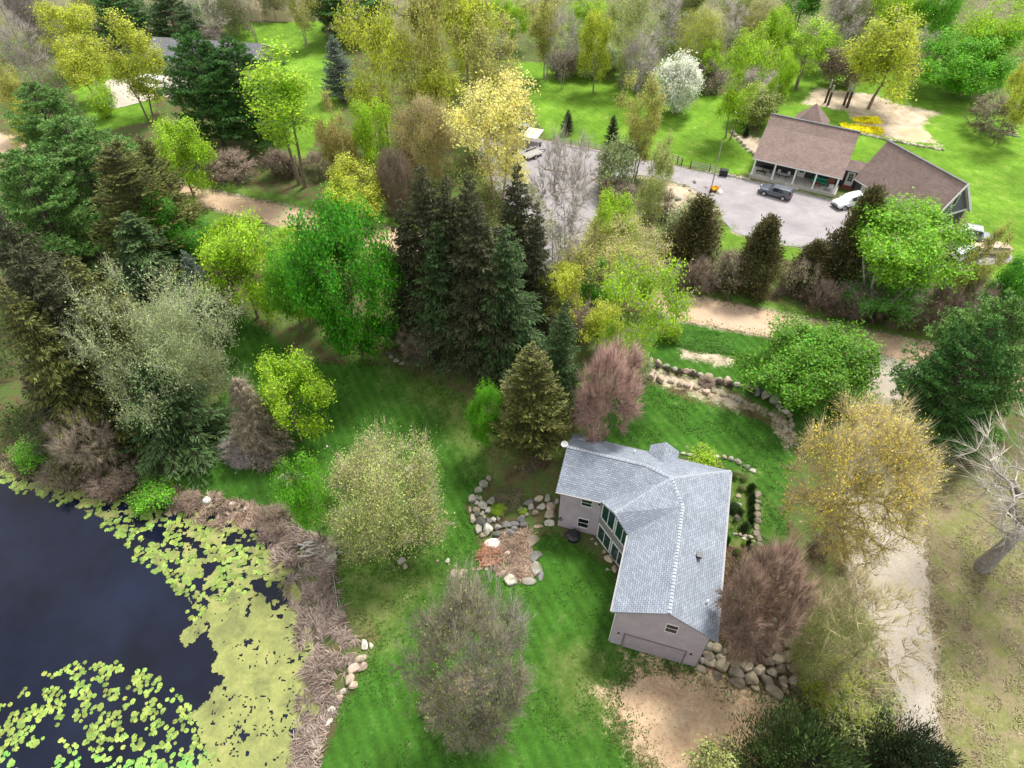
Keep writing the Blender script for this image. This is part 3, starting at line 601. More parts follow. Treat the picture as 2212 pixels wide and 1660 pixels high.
LIB=dict(
 maple=V_(gen_decid,(1,2,3),n2=85,n3=1300,lpt=24,leaf=.2,spread=.36,lump=.45,nl=.10,c0=.03,R=6.5,h=11),
 leafy=V_(gen_decid,(11,12,13,14),n2=44,n3=620,lpt=24,leaf=.17,spread=.36,lump=.9,nl=.12,c0=.1,tw=2,R=4.5,h=11),
 airy=V_(gen_decid,(21,22,23),n2=38,n3=560,lpt=21,leaf=.17,spread=.38,lump=1.0,nl=.12,c0=.12,tw=4,stems=2,R=4.2,h=13,tr=.24,up=.4),
 tall=V_(gen_decid,(31,32),n2=46,n3=400,lpt=17,leaf=.2,spread=.42,lump=.6,nl=.12,c0=.3,stems=2,R=3.4,h=20,tr=.3,up=.5,narrow=.3,tw=2),
 haze=V_(gen_decid,(41,42,43),n1=10,n2=110,n3=1500,lpt=22,leaf=.12,spread=.4,lump=.22,nl=.11,c0=.0,tw=5,R=6.5,h=10,up=.45,stems=3,tr=.16,twl=1.0),
 willow=V_(gen_decid,(51,),n1=13,n2=110,n3=1200,lpt=15,leaf=.10,spread=.32,lump=.2,nl=.1,c0=.08,tw=9,R=5.5,h=13,up=.5,tr=.42,limb=1.5,twl=1.2),
 fan=V_(gen_decid,(47,),n1=12,n2=90,n3=1200,lpt=22,leaf=.2,spread=.36,lump=.45,nl=.11,c0=.33,R=6,h=14,stems=6,tr=.26,up=.3,limb=1.3),
 silver=V_(gen_decid,(48,),n1=12,n2=130,n3=1900,lpt=15,leaf=.15,spread=.42,lump=.5,nl=.1,c0=.0,tw=5,R=9,h=14,up=.45,stems=3,tr=.25,twl=1.1),
 thicket=V_(gen_decid,(45,46),n1=9,n2=90,n3=1200,lpt=6,leaf=.12,spread=.4,lump=.28,nl=.12,c0=.0,tw=15,R=6,h=11,up=.35,stems=4,tr=.13,twl=.9),
 dome=V_(gen_decid,(61,62),n1=10,n2=90,n3=900,lpt=0,lump=.15,nl=.11,c0=.03,tw=18,R=3.4,h=7,up=.35,stems=4,tr=.12,twl=.8),
 bare=V_(gen_decid,(71,72,73),n1=8,n2=60,n3=420,lpt=0,lump=.45,nl=.14,c0=.12,tw=10,R=4.5,h=11,up=.45,stems=2,tr=.2,twl=1.0),
 blossom=V_(gen_decid,(81,),n2=70,n3=600,lpt=22,leaf=.2,spread=.3,lump=.3,nl=.13,c0=.06,R=3.6,h=6.5,tr=.15),
 bush=V_(gen_decid,(91,92,93),n1=6,n2=34,n3=260,lpt=16,leaf=.15,spread=.3,lump=.5,nl=.17,c0=.0,R=2.4,h=3.4,stems=3,tr=.07,tw=5,twl=.6),
 twiggy=V_(gen_decid,(95,96,97),n1=7,n2=36,n3=300,lpt=3,leaf=.13,spread=.35,lump=.5,nl=.17,c0=.0,R=2.5,h=3.4,stems=4,tr=.07,tw=13,twl=.75),
 norway=V_(gen_conifer,(1,2,3),h=24,R=6.2,style='norway',m=95,k=8,wsp=.66,blade=(.62,.062)),
 olive=V_(gen_conifer,(5,6,7),h=16,R=4.6,style='olive',m=62,k=8,blade=(.42,.065),pw=.75),
 dead=V_(gen_conifer,(8,),h=10,R=3,style='dead',m=30,k=8,wsp=.28,blade=(.75,.02)),
 pine=V_(gen_conifer,(11,12,13),h=20,R=6,style='pine',wsp=.62,k=6,m=80,base0=.1,blade=(.38,.05)),
 juniper=V_(gen_juniper,(1,2,3),n=16000,l0=.26),
 round_juniper=V_(gen_juniper,(6,7),h=5,R=4,n=34000,round_=True,l0=.24),
 bigbare=V_(gen_decid,(75,),n1=11,n2=90,n3=520,lpt=0,lump=.5,nl=.15,c0=.3,tw=9,R=6,h=15,up=.3,stems=1,tr=.5,twl=1.3,limb=1.5),
)
def flower(seed):
    return None
WOODC=dict(twg=(.25,.225,.17),brown=(.22,.17,.13),grey=(.33,.30,.27),red=(.40,.26,.22),dark=(.09,.07,.055),pale=(.46,.43,.37),tan=(.36,.30,.22),green=(.33,.34,.22),yel=(.42,.36,.2),mauve=(.31,.275,.255),rust=(.31,.215,.165))
LEAFC=dict(mx=(.07,.30,.012),mm=(.13,.31,.025),fn=(.22,.46,.03),mg=(.085,.31,.02),bg=(.16,.44,.025),lg=(.36,.58,.03),yg=(.50,.57,.06),oy=(.46,.47,.12),go=(.80,.76,.26),gg=(.37,.46,.21),pg=(.44,.50,.17),pn=(.06,.16,.032),pb=(.125,.25,.055),sd=(.060,.070,.028),so=(.13,.145,.035),sg=(.07,.13,.04),jn=(.14,.135,.055),wh=(.78,.80,.70),or_=(.42,.36,.12),bl=(.19,.25,.20),ol=(.25,.30,.10),am=(.72,.60,.10),dk=(.040,.065,.025),dg=(.075,.125,.035))
def measure(v):
    me=v['crown']; n=len(me.vertices); a=np.empty(n*3,np.float32); me.vertices.foreach_get('co',a); a=a.reshape(-1,3); r=np.hypot(a[:,0],a[:,1])
    v['R']=float(np.percentile(r,94)); v['h']=float(np.percentile(a[:,2],98.5)); v['c0']=max(0.0,float(np.percentile(a[:,2],1.5))/v['h'])
for _k,_l in LIB.items():
    for _v in _l:
        if _k not in('norway','olive','dead','pine','juniper'): measure(_v)
CNT={}
NAMES=dict(maple='maple_tree',leafy='leafy_tree',airy='leafy_tree',tall='leafy_tree',haze='budding_tree',fan='leafy_tree',silver='silvery_tree',thicket='thicket_tree',willow='budding_tree',dome='bare_tree',bare='bare_tree',blossom='blossoming_tree',bush='shrub',twiggy='shrub',norway='spruce_tree',olive='spruce_tree',dead='bare_spruce_tree',pine='pine_tree',juniper='juniper_tree',bigbare='bare_tree',round_juniper='juniper_shrub')
def place(kind,pos,Rw,h,col,wood,label,cat=None,group=None,rz=None,lean=None):
    CNT[kind]=CNT.get(kind,0)+1; v=LIB[kind][CNT[kind]%len(LIB[kind])]; rs=random.Random(int(abs(pos[0])*97+abs(pos[1])*31))
    nm=NAMES[kind]; t=thing(nm,label,cat or ('bush' if nm in('shrub','juniper_shrub') else 'tree'),pos,rs.uniform(0,6.28) if rz is None else rz,group)
    if lean: t.rotation_euler=(lean[0],lean[1],t.rotation_euler[2])
    t.scale=(Rw/v['R'],Rw/v['R'],h/v['h'])
    wc=WOODC[wood]; bare=kind in('dome','bare','dead','bigbare')
    link('trunk',v['trunk'],t,color=tuple(c*.8 for c in wc) if bare else wc); link('crown',v['crown'],t,color=LEAFC.get(col) or WOODC[col])
    if 'twigs' in v: link('twigs',v['twigs'],t,color=wc)
    return t
def T(kind,x0,y0,x1,y1,col,wood,label,group=None,hmax=26,cat=None):
    v=LIB[kind][0]; c0=v['c0']; cx,cy=(x0+x1)/2,(y0+y1)/2; hc=4.0
    for _ in range(12):
        p=P(cx,cy,hc); c=p+[0,0,hc]; q=proj(c)[2]; R=(x1-x0)/2*q/FPX; a=(y1-y0)/2*q/FPX
        th=math.atan2(CAMH-c[2],math.hypot(c[0],c[1])); s,k=math.sin(th),math.cos(th)
        b=math.sqrt(max(a*a-(R*s)**2,(.45*R*k)**2))/k; h=min(hmax,2*b/(1-c0)); hn=h*(1+c0)/2; hc=.5*hc+.5*hn
    return place(kind,tuple(p),R,h,col,wood,label,cat,group)
def C(kind,ax,ay,by,wpx,col,wood,label,group=None,cat=None):
    # apex pixel, bottom pixel row of the skirt, width in pixels
    nx,ny=CX,CY+1381.0; R=3.0; h=10.
    for _ in range(25):
        t=(by-ay)/(ny-ay); bx=ax+(nx-ax)*t; pb=P(bx,by); rr=math.hypot(pb[0],pb[1]); q=proj(pb)[2]; R=1.17*wpx/2*q/FPX
        base=pb[:2]*(1+R*.8/rr); z=float(terrain(*base)); lo,hi=.5,45.
        for _i in range(18):
            mid=(lo+hi)/2
            if proj((base[0],base[1],z+mid))[1]>ay: lo=mid
            else: hi=mid
        h=(lo+hi)/2
    return place(kind,(base[0],base[1],z),R,h,col,wood,label,cat,group)
def B(kind,bx,by,cy,wpx,col,wood,label,group=None):
    v=LIB[kind][0]; p=P(bx,by); lo,hi=.5,40.
    for _ in range(20):
        m=(lo+hi)/2
        if proj((p[0],p[1],p[2]+m))[1]>cy: lo=m
        else: hi=m
    q=proj((p[0],p[1],p[2]+lo))[2]; return place(kind,tuple(p),wpx/2*q/FPX,lo*2/(1+v['c0']),col,wood,label,None,group)
TREES=[
('B','bigbare',2120,1225,1075,440,'pale','grey','large leafless grey tree with a thick trunk at the right edge'),
# centre conifers
('C','norway',905,345,800,175,'sd','dark','tall dark spruce at the left of the centre group, beside the bright green maple'),
('C','norway',962,372,790,150,'sd','dark','tall dark spruce standing second from left in the centre group'),
('C','norway',1118,345,745,150,'sd','dark','tallest dark spruce with its narrow top against the grey parking lot'),
('C','norway',1030,420,850,200,'sd','dark','broad dark spruce with drooping branches, front of the centre group by the lawn'),
('C','norway',1095,480,845,170,'sg','dark','dark green spruce at the right front of the centre group'),
('C','olive',1150,745,1045,165,'so','dark','olive green spruce touching the left corner of the mauve house'),
('C','norway',1222,645,935,120,'sg','dark','slim dark spruce between the olive spruce and the red-twigged tree'),
('T','dome',1243,752,1378,955,'red','brown','round leafless reddish tree behind the left wing of the mauve house'),
('T','maple',1012,838,1090,972,'bg','brown','bright green upright bush left of the olive spruce'),
('T','maple',638,455,858,778,'mx','brown','dense bright green maple left of the dark spruces at the lawn edge'),
('T','leafy',430,475,600,660,'lg','brown','loose lime green tree left of the dense maple, farther from it'),
('T','leafy',560,520,680,690,'bg','brown','loose green tree touching the left side of the dense maple'),
('T','leafy',690,335,850,460,'yg','brown','yellow-green tree with a crooked limb over the dirt road'),
('C','dead',508,818,1010,120,'tan','brown','dead brown spruce standing on the island bed in the lawn'),
('T','twiggy',475,935,590,1012,'mauve','mauve','grey leafless shrub around the foot of the dead spruce'),
('T','leafy',537,772,700,945,'lg','brown','small round lime yellow tree alone on the lawn beside the dead spruce'),
('T','haze',712,950,962,1205,'pg','tan','large round pale yellow-green tree on the lawn left of the rock garden'),
('T','leafy',608,1000,712,1160,'bg','brown','small fresh green tree next to the fire pit on the pond bank'),
('T','thicket',872,1262,1135,1612,'ol','twg','big olive brown thicket tree in the middle of the near lawn'),
('T','bare',960,1290,1140,1560,'grey','pale','grey leafless tree with pale forked trunk inside the near thicket'),
('T','twiggy',905,1440,1100,1612,'ol','brown','low brown brush along the front of the near thicket'),
('B','willow',1758,1192,1040,268,'am','yel','large budding golden tree leaning over the gravel driveway'),
('T','maple',1625,690,1888,895,'mm','brown','round bright green maple between the lawn boulders and the dirt road'),
('T','dome',1562,1195,1722,1425,'rust','rust','leafless rust brown tree at the right side of the mauve house above the boulders'),
('T','haze',1735,1420,1900,1560,'yg','green','yellow-green bush tree above the dark junipers beside the driveway'),
('T','haze',1722,1300,1850,1490,'pg','tan','olive yellow tree left of the gravel driveway, behind the rust brown tree'),
('T','bare',1730,1195,1985,1495,'yel','tan','spreading leafless tree overhanging the gravel driveway'),
('C','pine',2150,705,1010,185,'pn','dark','large blue-green pine right of the driveway mouth'),
('C','pine',2215,640,960,220,'pb','dark','blue-green pine cut by the right edge above the driveway'),
('T','round_juniper',1580,1535,1870,1820,'dg','dark','dark green juniper at the bottom edge right of the sandy lot'),
('T','round_juniper',1835,1560,2085,1800,'dk','dark','very dark juniper at the bottom right corner of the driveway'),
('T','bush',1500,1600,1640,1740,'pg','brown','pale yellow-green bush at the bottom edge beside the sandy lot'),
('T','bush',1750,1440,1930,1600,'ol','green','olive bush between the dark junipers and the spreading bare tree'),
('C','norway',862,420,785,130,'sd','dark','dark spruce tucked behind the bright green maple'),
('C','norway',1010,365,800,140,'sd','dark','tall dark spruce behind the middle of the centre group'),
('C','norway',935,470,815,150,'sg','dark','lower dark spruce in front, left half of the centre group'),
('C','norway',1160,430,760,110,'sd','dark','slim dark spruce at the far right of the centre group'),
('T','leafy',690,395,800,480,'lg','brown','lime tree top directly above the dense green maple'),
('T','leafy',610,600,700,690,'lg','brown','low lime tree in front of the dense maple left side'),
('T','bush',1420,690,1470,740,'lg','brown','small lime bush by the raised ground cover bed'),
# left conifer mass
('C','pine',130,255,560,235,'pb','dark','broad blue-green pine at the left near the hidden road'),
('C','pine',20,330,640,190,'pb','dark','pine cut by the left edge in front of the hidden road'),
('C','pine',60,180,420,170,'pb','dark','blue-green pine behind the left pines below the pole'),
('C','pine',400,58,350,150,'pn','dark','left one of the two dark blue-green pines by the grey-roofed house'),
('C','pine',492,85,345,175,'pn','dark','right one of the two dark blue-green pines by the grey-roofed house'),
('C','olive',235,300,640,210,'so','dark','tall olive green spruce in the middle of the left tree mass'),
('C','olive',300,290,560,120,'so','dark','spruce with brownish top behind the lime green roadside tree'),
('C','norway',270,455,700,190,'sg','dark','green spruce behind the silvery green tree'),
('C','norway',-30,430,880,210,'sd','dark','very dark spruce at the far left edge behind the others'),
('C','norway',-5,610,1000,190,'so','dark','dark olive spruce at the left edge just above the pond corner'),
('C','norway',20,520,960,230,'sd','dark','dark spruce at the left edge above the pond'),
('C','norway',140,545,930,220,'so','dark','olive spruce second from the left edge above the pond'),
('C','olive',190,640,960,170,'so','dark','olive spruce directly left of the silvery green tree'),
('C','olive',395,540,760,80,'bl','dark','slim bluish spruce behind the top of the silvery green tree'),
('C','norway',55,760,985,170,'sd','dark','shaggy dark spruce at the left edge nearest the pond'),
('C','norway',300,770,1020,215,'sg','dark','green spruce in front of the silvery green tree'),
('T','silver',205,600,500,925,'gg','green','large silvery green tree at the left of the lawn'),
('T','dome',125,890,238,1010,'tan','tan','tan leafless shrub tree above the pond bank'),
('T','leafy',320,270,450,400,'lg','brown','lime green tree beside the dirt road at the left'),
('T','bush',375,420,430,465,'lg','brown','low lime green bush at the bend of the dirt road'),
('T','bush',20,950,110,1010,'bg','brown','bright green larch-like bush at the far left pond bank'),
('T','bush',285,1030,385,1110,'bg','brown','bright green feathery bush on the upper pond bank'),
('T','twiggy',90,985,200,1045,'ol','brown','olive brush on the pond bank right of the first green bush'),
('T','twiggy',190,1000,310,1065,'brown','brown','brown brush on the pond bank below the green spruce'),
('T','twiggy',545,1090,640,1160,'brown','brown','brown brush where the pond mat meets the bank'),
('T','twiggy',380,1060,440,1105,'red','brown','reddish brown dry brush beside the bank stones'),
('T','bush',20,520,110,590,'rust','brown','rusty orange bush under the left pines'),
('T','twiggy',90,520,180,590,'rust','brown','reddish brush in the gap between the left pines and spruces'),
('T','bush',0,450,70,540,'mg','brown','dark green bush at the left edge under the pine'),
# upper left
('T','leafy',100,10,210,120,'yg','brown','yellow-green tree at the upper left behind the pole'),
('T','leafy',120,90,230,190,'yg','brown','yellow-green tree beside the mesh fence at the upper left'),
('B','airy',325,262,120,150,'yg','brown','tall yellow-green tree in front of the concrete driveway'),
('C','pine',240,-30,110,130,'pn','dark','dark pine at the top left behind the yellow-green trees'),
('C','pine',745,-70,105,160,'pn','dark','dark pine at the top beside the distant lawn'),
('C','pine',350,-20,120,110,'sg','dark','green pine behind the grey-roofed house'),
('B','tall',652,402,215,145,'lg','brown','thin lime green tree with two trunks on the far side of the road'),
('C','olive',716,75,232,72,'bl','dark','single blue-green spruce on the lawn left of the cottonwoods'),
('T','leafy',685,215,770,375,'or_','brown','small olive orange tree left of the cottonwoods by the road'),
('T','leafy',760,225,860,370,'lg','brown','small green tree below the cottonwoods'),
('T','haze',850,225,985,390,'or_','tan','tan orange budding tree behind the centre spruces'),
('T','haze',810,330,890,450,'brown','brown','brown brush tree left of the centre spruces at the road'),
('T','airy',745,25,880,240,'yg','brown','leftmost yellow-green cottonwood of the upper centre clump'),
('T','airy',850,-20,990,215,'oy','brown','second yellow-green cottonwood of the upper centre clump'),
('T','leafy',930,-40,1080,130,'yg','brown','hindmost cottonwood of the upper centre clump'),
('T','airy',985,60,1120,250,'oy','brown','rightmost cottonwood of the clump beside the distant field'),
('T','leafy',880,130,1010,270,'yg','brown','front cottonwood of the clump above the golden tree'),
('T','leafy',1060,-30,1150,70,'lg','brown','bright tree at the top edge left of the woods'),
('T','airy',975,185,1175,375,'go','tan','golden yellow tree over the parked vehicles and trailer'),
# middle right
('T','bare',1145,325,1265,580,'grey','pale','grey leafless tree in front of the grey parking lot'),
('T','bare',1180,300,1290,500,'grey','pale','second grey leafless tree with thin upper limbs over the parking lot'),
('T','bush',1290,305,1385,405,'gg','brown','grey-green shrub tree on the island beside the parking lot'),
('T','airy',1385,318,1455,465,'pg','brown','pale green sapling pair on the island between the driveways'),
('T','airy',1335,175,1440,330,'oy','brown','thin yellow-green tree on the neighbour lawn by the rail fence'),
('C','olive',1228,237,295,28,'dk','dark','small dark spruce alone on the neighbour lawn'),
('C','olive',1327,248,315,30,'dk','dark','small dark spruce by the rail fence on the neighbour lawn'),
('T','leafy',1260,425,1370,560,'lg','brown','lime green tree right of the grey leafless trees'),
('T','haze',1215,470,1440,640,'oy','tan','broad olive yellow budding tree on the near side of the road'),
('T','leafy',1150,570,1262,690,'yg','brown','yellow-green tree top just right of the dark spruces'),
('T','leafy',1250,650,1345,745,'yg','brown','pale lime tree above the red-twigged tree'),
('T','airy',1300,560,1475,785,'lg','pale','multi-trunk yellow-green maple beside the dirt road'),
('T','bush',1335,760,1405,830,'gg','brown','grey-green bush at the left end of the lawn boulders'),
('T','leafy',1240,560,1330,660,'mg','dark','darker green tree between the two lime trees by the road'),
('C','juniper',1520,425,610,100,'jn','dark','brownish green juniper left of the pair at the parking area'),
('C','juniper',1668,468,655,88,'jn','dark','dark pointed juniper in front of the grey parking area'),
('C','juniper',1897,402,640,88,'jn','dark','dark ragged juniper left of the big green tree'),
('C','juniper',1775,520,640,80,'jn','dark','low dark juniper between the pointed and the ragged juniper'),
('B','fan',1888,668,525,240,'fn','pale','big fresh green tree with pale trunks near the brown-roofed garage'),
('T','airy',1830,560,2010,680,'mg','pale','pale multi-stemmed clump under the big fresh green tree'),
('T','airy',2085,490,2165,650,'oy','dark','thin yellow-green tree in front of the parked old wagon'),
('T','leafy',2150,560,2260,700,'mg','dark','dark green tree at the right edge beside the dirt road'),
('T','blossom',1422,130,1513,235,'wh','brown','white blossoming tree at the edge of the woods'),
('T','blossom',1590,190,1680,262,'pg','pale','pale flowering tree over the blue play items beside the brown-roofed house'),
('T','airy',1550,75,1665,235,'lg','brown','yellow-green forked tree behind the pale flowering tree'),
('T','leafy',1665,120,1722,225,'lg','brown','small lime green tree behind the brown-roofed house'),
('B','tall',1718,192,95,95,'lg','brown','tall thin green tree left of the totem-like posts'),
('B','leafy',1875,236,115,165,'yg','brown','big yellow-green tree leaning by the sandy clearing'),
('T','bush',1780,110,1870,185,'brown','brown','brown thicket behind the sandy clearing'),
('T','maple',2005,80,2200,200,'bg','brown','large round green tree at the upper right'),
('T','leafy',2080,-20,2230,130,'lg','brown','green tree at the upper right corner'),
('T','twiggy',2085,205,2200,290,'gg','brown','grey leafless bush beside the stacked logs'),
('T','airy',2170,130,2260,260,'yg','brown','thin tree at the right edge behind the grey bush'),
]
# roadside brush on the far bank of the road
rb=random.Random(5)
BR=[('twiggy',1480,560,1560,640,'brown','brown brush below the leftmost juniper'),('twiggy',1540,540,1630,640,'gg','pale grey-green brush between the two left junipers'),('bush',1600,560,1660,640,'pg','pale green brush left of the pointed juniper'),
('twiggy',1690,565,1770,650,'gg','pale green brush right of the pointed juniper'),('twiggy',1750,600,1830,680,'brown','brown brush below the ragged juniper'),('twiggy',1810,610,1900,700,'mauve','dark brush at the foot of the big fresh green tree'),
('twiggy',1900,620,2000,710,'ol','olive brush right of the pale trunks'),('twiggy',1990,610,2080,720,'brown','brown brush by the road near the thin tree'),('twiggy',2060,620,2150,740,'mauve','dark brown brush under the thin yellow-green tree'),('bush',2030,590,2110,660,'mg','green brush behind the roadside brown brush'),
('twiggy',2140,650,2230,750,'brown','brown brush at the right edge beside the pine'),('twiggy',1440,590,1500,640,'ol','olive brush at the left end of the roadside thicket'),('twiggy',1290,390,1380,450,'brown','brown brush on the island next to the lot'),('bush',1440,440,1540,520,'gg','grey-green brush behind the leftmost juniper'),
('twiggy',1380,400,1460,470,'ol','olive brush under the pale sapling pair'),('bush',560,325,640,385,'brown','brown brush under the two-trunk lime tree'),('twiggy',440,330,560,390,'rust','reddish leaf-strewn brush at the foot of the dark pines'),('twiggy',860,690,960,800,'brown','brown dead branches under the leftmost dark spruce'),
('twiggy',640,330,720,385,'ol','olive brush on the far verge of the road'),('twiggy',770,330,850,420,'mauve','dark brush beside the road left of the centre spruces'),
('twiggy',1820,1440,1900,1520,'ol','olive brush under the spreading bare tree'),('bush',1590,1180,1660,1250,'ol','olive bush at the right wall of the mauve house'),
('twiggy',1740,1150,1800,1205,'rust','rusty leaf litter shrub at the foot of the golden tree'),('bush',1485,985,1560,1012,'lg','low yellow-green shrub row behind the roof corner'),('twiggy',430,560,520,680,'ol','olive brush at the left of the loose lime tree'),('leafy',400,478,500,580,'mg','dark green tree at the near verge of the dirt road'),('leafy',560,500,680,590,'lg','lime tree along the near verge of the dirt road'),('leafy',300,420,410,560,'mg','dark green tree behind the green spruce near the road'),('twiggy',1170,640,1280,740,'brown','brown brush behind the slim dark spruce')]
for k,x0,y0,x1,y1,c,l in BR: TREES.append(('T',k,x0,y0,x1,y1,c,'brown',l))
# woods across the top
WD=[('airy',1130,-30,1230,110,'oy'),('bare',1180,20,1260,150,'grey'),('leafy',1230,-20,1330,90,'lg'),('leafy',1250,40,1330,160,'yg'),('bush',1240,90,1320,160,'gg'),('airy',1310,-10,1400,130,'pg'),('bare',1370,-30,1470,120,'grey'),('blossom',1295,110,1350,160,'gg'),('bare',1340,80,1430,190,'mauve'),
('leafy',1440,-40,1530,60,'ol'),('haze',1460,30,1560,150,'yg'),('leafy',1500,95,1560,165,'lg'),('bare',1520,-10,1620,110,'grey'),('leafy',1560,-50,1660,50,'pg'),('haze',1600,10,1700,110,'oy'),('leafy',1640,30,1720,130,'lg'),('leafy',1690,-60,1790,40,'mg'),('bare',1770,-20,1860,100,'mauve'),('leafy',1750,60,1820,130,'lg'),
('haze',1800,-40,1900,60,'ol'),('leafy',1900,-60,2010,60,'lg'),('leafy',1990,-30,2090,90,'bg'),('bare',1960,70,2030,150,'mauve'),('bush',1500,140,1570,200,'brown'),('bush',1180,110,1250,165,'brown'),('twiggy',1330,130,1420,190,'ol'),('twiggy',1600,150,1700,210,'brown'),
('haze',20,-40,110,90,'mauve'),('bare',0,40,90,170,'mauve'),('haze',160,-60,260,40,'oy'),('bare',400,-50,480,60,'pale'),('haze',440,-40,540,60,'ol'),('bare',500,-30,570,60,'tan'),('bush',390,10,440,60,'mg'),('airy',600,-60,680,50,'oy'),('haze',540,-60,620,20,'ol'),('airy',660,-70,720,40,'ol'),('leafy',0,150,60,260,'oy'),('bush',190,180,250,250,'lg'),('leafy',30,230,110,340,'yg')]
CN=dict(oy='olive yellow',grey='grey',lg='lime green',mauve='grey-brown',gg='grey-green',pg='pale green',ol='olive',mg='dark green',bg='fresh green',brown='brown',pale='pale',tan='tan',yg='yellow-green')
KN=dict(airy='thin leafy tree',bare='leafless tree',leafy='leafy tree',bush='bush',haze='budding tree',blossom='rounded small tree',twiggy='brush')
LM=[(0,120,'at the upper left corner'),(120,300,'behind the pines at the upper left'),(300,600,'behind the grey-roofed house at the top'),(600,800,'beside the wooden fence at the top'),(800,1250,'at the left end of the far woods'),(1250,1350,'in the far woods above the field'),(1350,1450,'in the woods left of the white blossoming tree'),(1450,1570,'in the woods right of the white blossoming tree'),(1570,1700,'in the woods above the pale flowering tree'),(1700,1850,'in the woods above the sandy clearing'),(1850,2300,'in the woods at the upper right')]
seen={}
for k,x0,y0,x1,y1,c in WD:
    cx=(x0+x1)/2; lm=[s for a,b,s in LM if a<=cx<b][0]; base=f'{CN[c]} {KN[k]} {lm}'; seen[base]=seen.get(base,0)+1
    if seen[base]>1: base=base.replace(' tree',' tree of smaller size',1)
    TREES.append(('T',k,x0,y0,x1,y1,c,'grey' if k!='leafy' else 'brown',base))
for e in TREES:
    if e[0]=='C': C(*e[1:])
    elif e[0]=='B': B(*e[1:])
    else: T(*e[1:])
# far woods beyond the top edge of the photograph, one mass
def far_woods():
    rs=np.random.RandomState(9); n=26000; x=rs.uniform(-330,330,n); y=rs.uniform(203,330,n); zz=terrain(x,y)+rs.rand(n)**.8*9*(.5+fbm(x,y,14,3,3)); c=np.stack([x,y,zz],1); d=rdir(rs,n); nrm=unit(rdir(rs,n)+[0,-.3,.8]); D=unit(np.cross(nrm,d)); S=np.cross(nrm,D); l=.8+rs.rand(n); V,F=rhombs(c,D,S,l*1.4,l*.5)
    o=link('far_woods',npmesh('far_woods',V,F,[LEAF]),kind='stuff',color=(.16,.18,.06)); o['label']='far olive green woods beyond the clearing at the very top'; o['category']='woods'
far_woods()

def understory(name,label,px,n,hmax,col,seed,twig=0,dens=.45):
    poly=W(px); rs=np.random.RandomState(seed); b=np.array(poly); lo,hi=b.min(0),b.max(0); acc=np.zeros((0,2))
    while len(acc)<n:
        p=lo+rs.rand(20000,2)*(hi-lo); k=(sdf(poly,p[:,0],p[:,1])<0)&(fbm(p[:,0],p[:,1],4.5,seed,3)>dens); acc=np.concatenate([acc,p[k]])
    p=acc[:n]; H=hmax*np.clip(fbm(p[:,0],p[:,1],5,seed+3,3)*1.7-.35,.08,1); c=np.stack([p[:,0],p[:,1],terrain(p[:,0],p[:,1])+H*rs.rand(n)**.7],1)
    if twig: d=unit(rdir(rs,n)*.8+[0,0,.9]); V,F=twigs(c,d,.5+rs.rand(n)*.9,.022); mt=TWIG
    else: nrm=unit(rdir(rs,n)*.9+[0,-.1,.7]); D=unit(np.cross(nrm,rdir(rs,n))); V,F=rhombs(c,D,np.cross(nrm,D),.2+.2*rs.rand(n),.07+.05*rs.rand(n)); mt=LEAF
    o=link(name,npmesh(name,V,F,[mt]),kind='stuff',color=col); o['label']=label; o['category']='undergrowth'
WOODS=[(1130,-60),(2260,-60),(2260,140),(2080,165),(1990,130),(1880,190),(1790,150),(1700,130),(1660,225),(1520,215),(1400,205),(1250,170),(1140,130)]
understory('undergrowth','olive green undergrowth filling the far woods',WOODS,75000,4.5,(.30,.44,.09),61)
understory('undergrowth','grey-brown leafless undergrowth filling the far woods',WOODS,20000,5.0,(.34,.32,.24),62,1)
UL=[(-60,-60),(480,-60),(480,60),(330,100),(230,140),(150,190),(-60,260)]
understory('undergrowth','grey-green undergrowth at the upper left corner',UL,16000,4.5,(.28,.33,.13),63)
understory('undergrowth','grey-brown leafless undergrowth at the upper left corner',UL,9000,5,(.33,.29,.25),64,1)
CW=[(760,60),(1100,60),(1130,180),(1010,300),(860,330),(760,240)]
understory('undergrowth','yellow-green undergrowth below the cottonwoods',CW,14000,4,(.36,.42,.09),65)
TW=[(480,-60),(740,-60),(720,35),(480,45)]
understory('undergrowth','pale brown scrub behind the wooden fence',TW,9000,3.5,(.38,.34,.22),66,1)
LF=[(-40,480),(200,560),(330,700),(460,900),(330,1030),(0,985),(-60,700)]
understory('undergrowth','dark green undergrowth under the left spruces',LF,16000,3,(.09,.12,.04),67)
RS=[(1450,600),(1800,590),(2220,640),(2240,740),(1960,705),(1760,668),(1480,622)]
understory('undergrowth','brown leafless undergrowth along the far bank of the dirt road',RS,12000,2.6,(.26,.2,.16),68,1)
understory('undergrowth','olive undergrowth along the far bank of the dirt road',RS,9000,2.4,(.20,.24,.08),69)
MR=[(850,250),(1000,290),(1150,400),(1250,560),(1400,690),(1280,760),(1180,640),(880,470)]
understory('undergrowth','olive undergrowth around the golden tree and the grey trees',MR,12000,2.5,(.26,.30,.09),70)
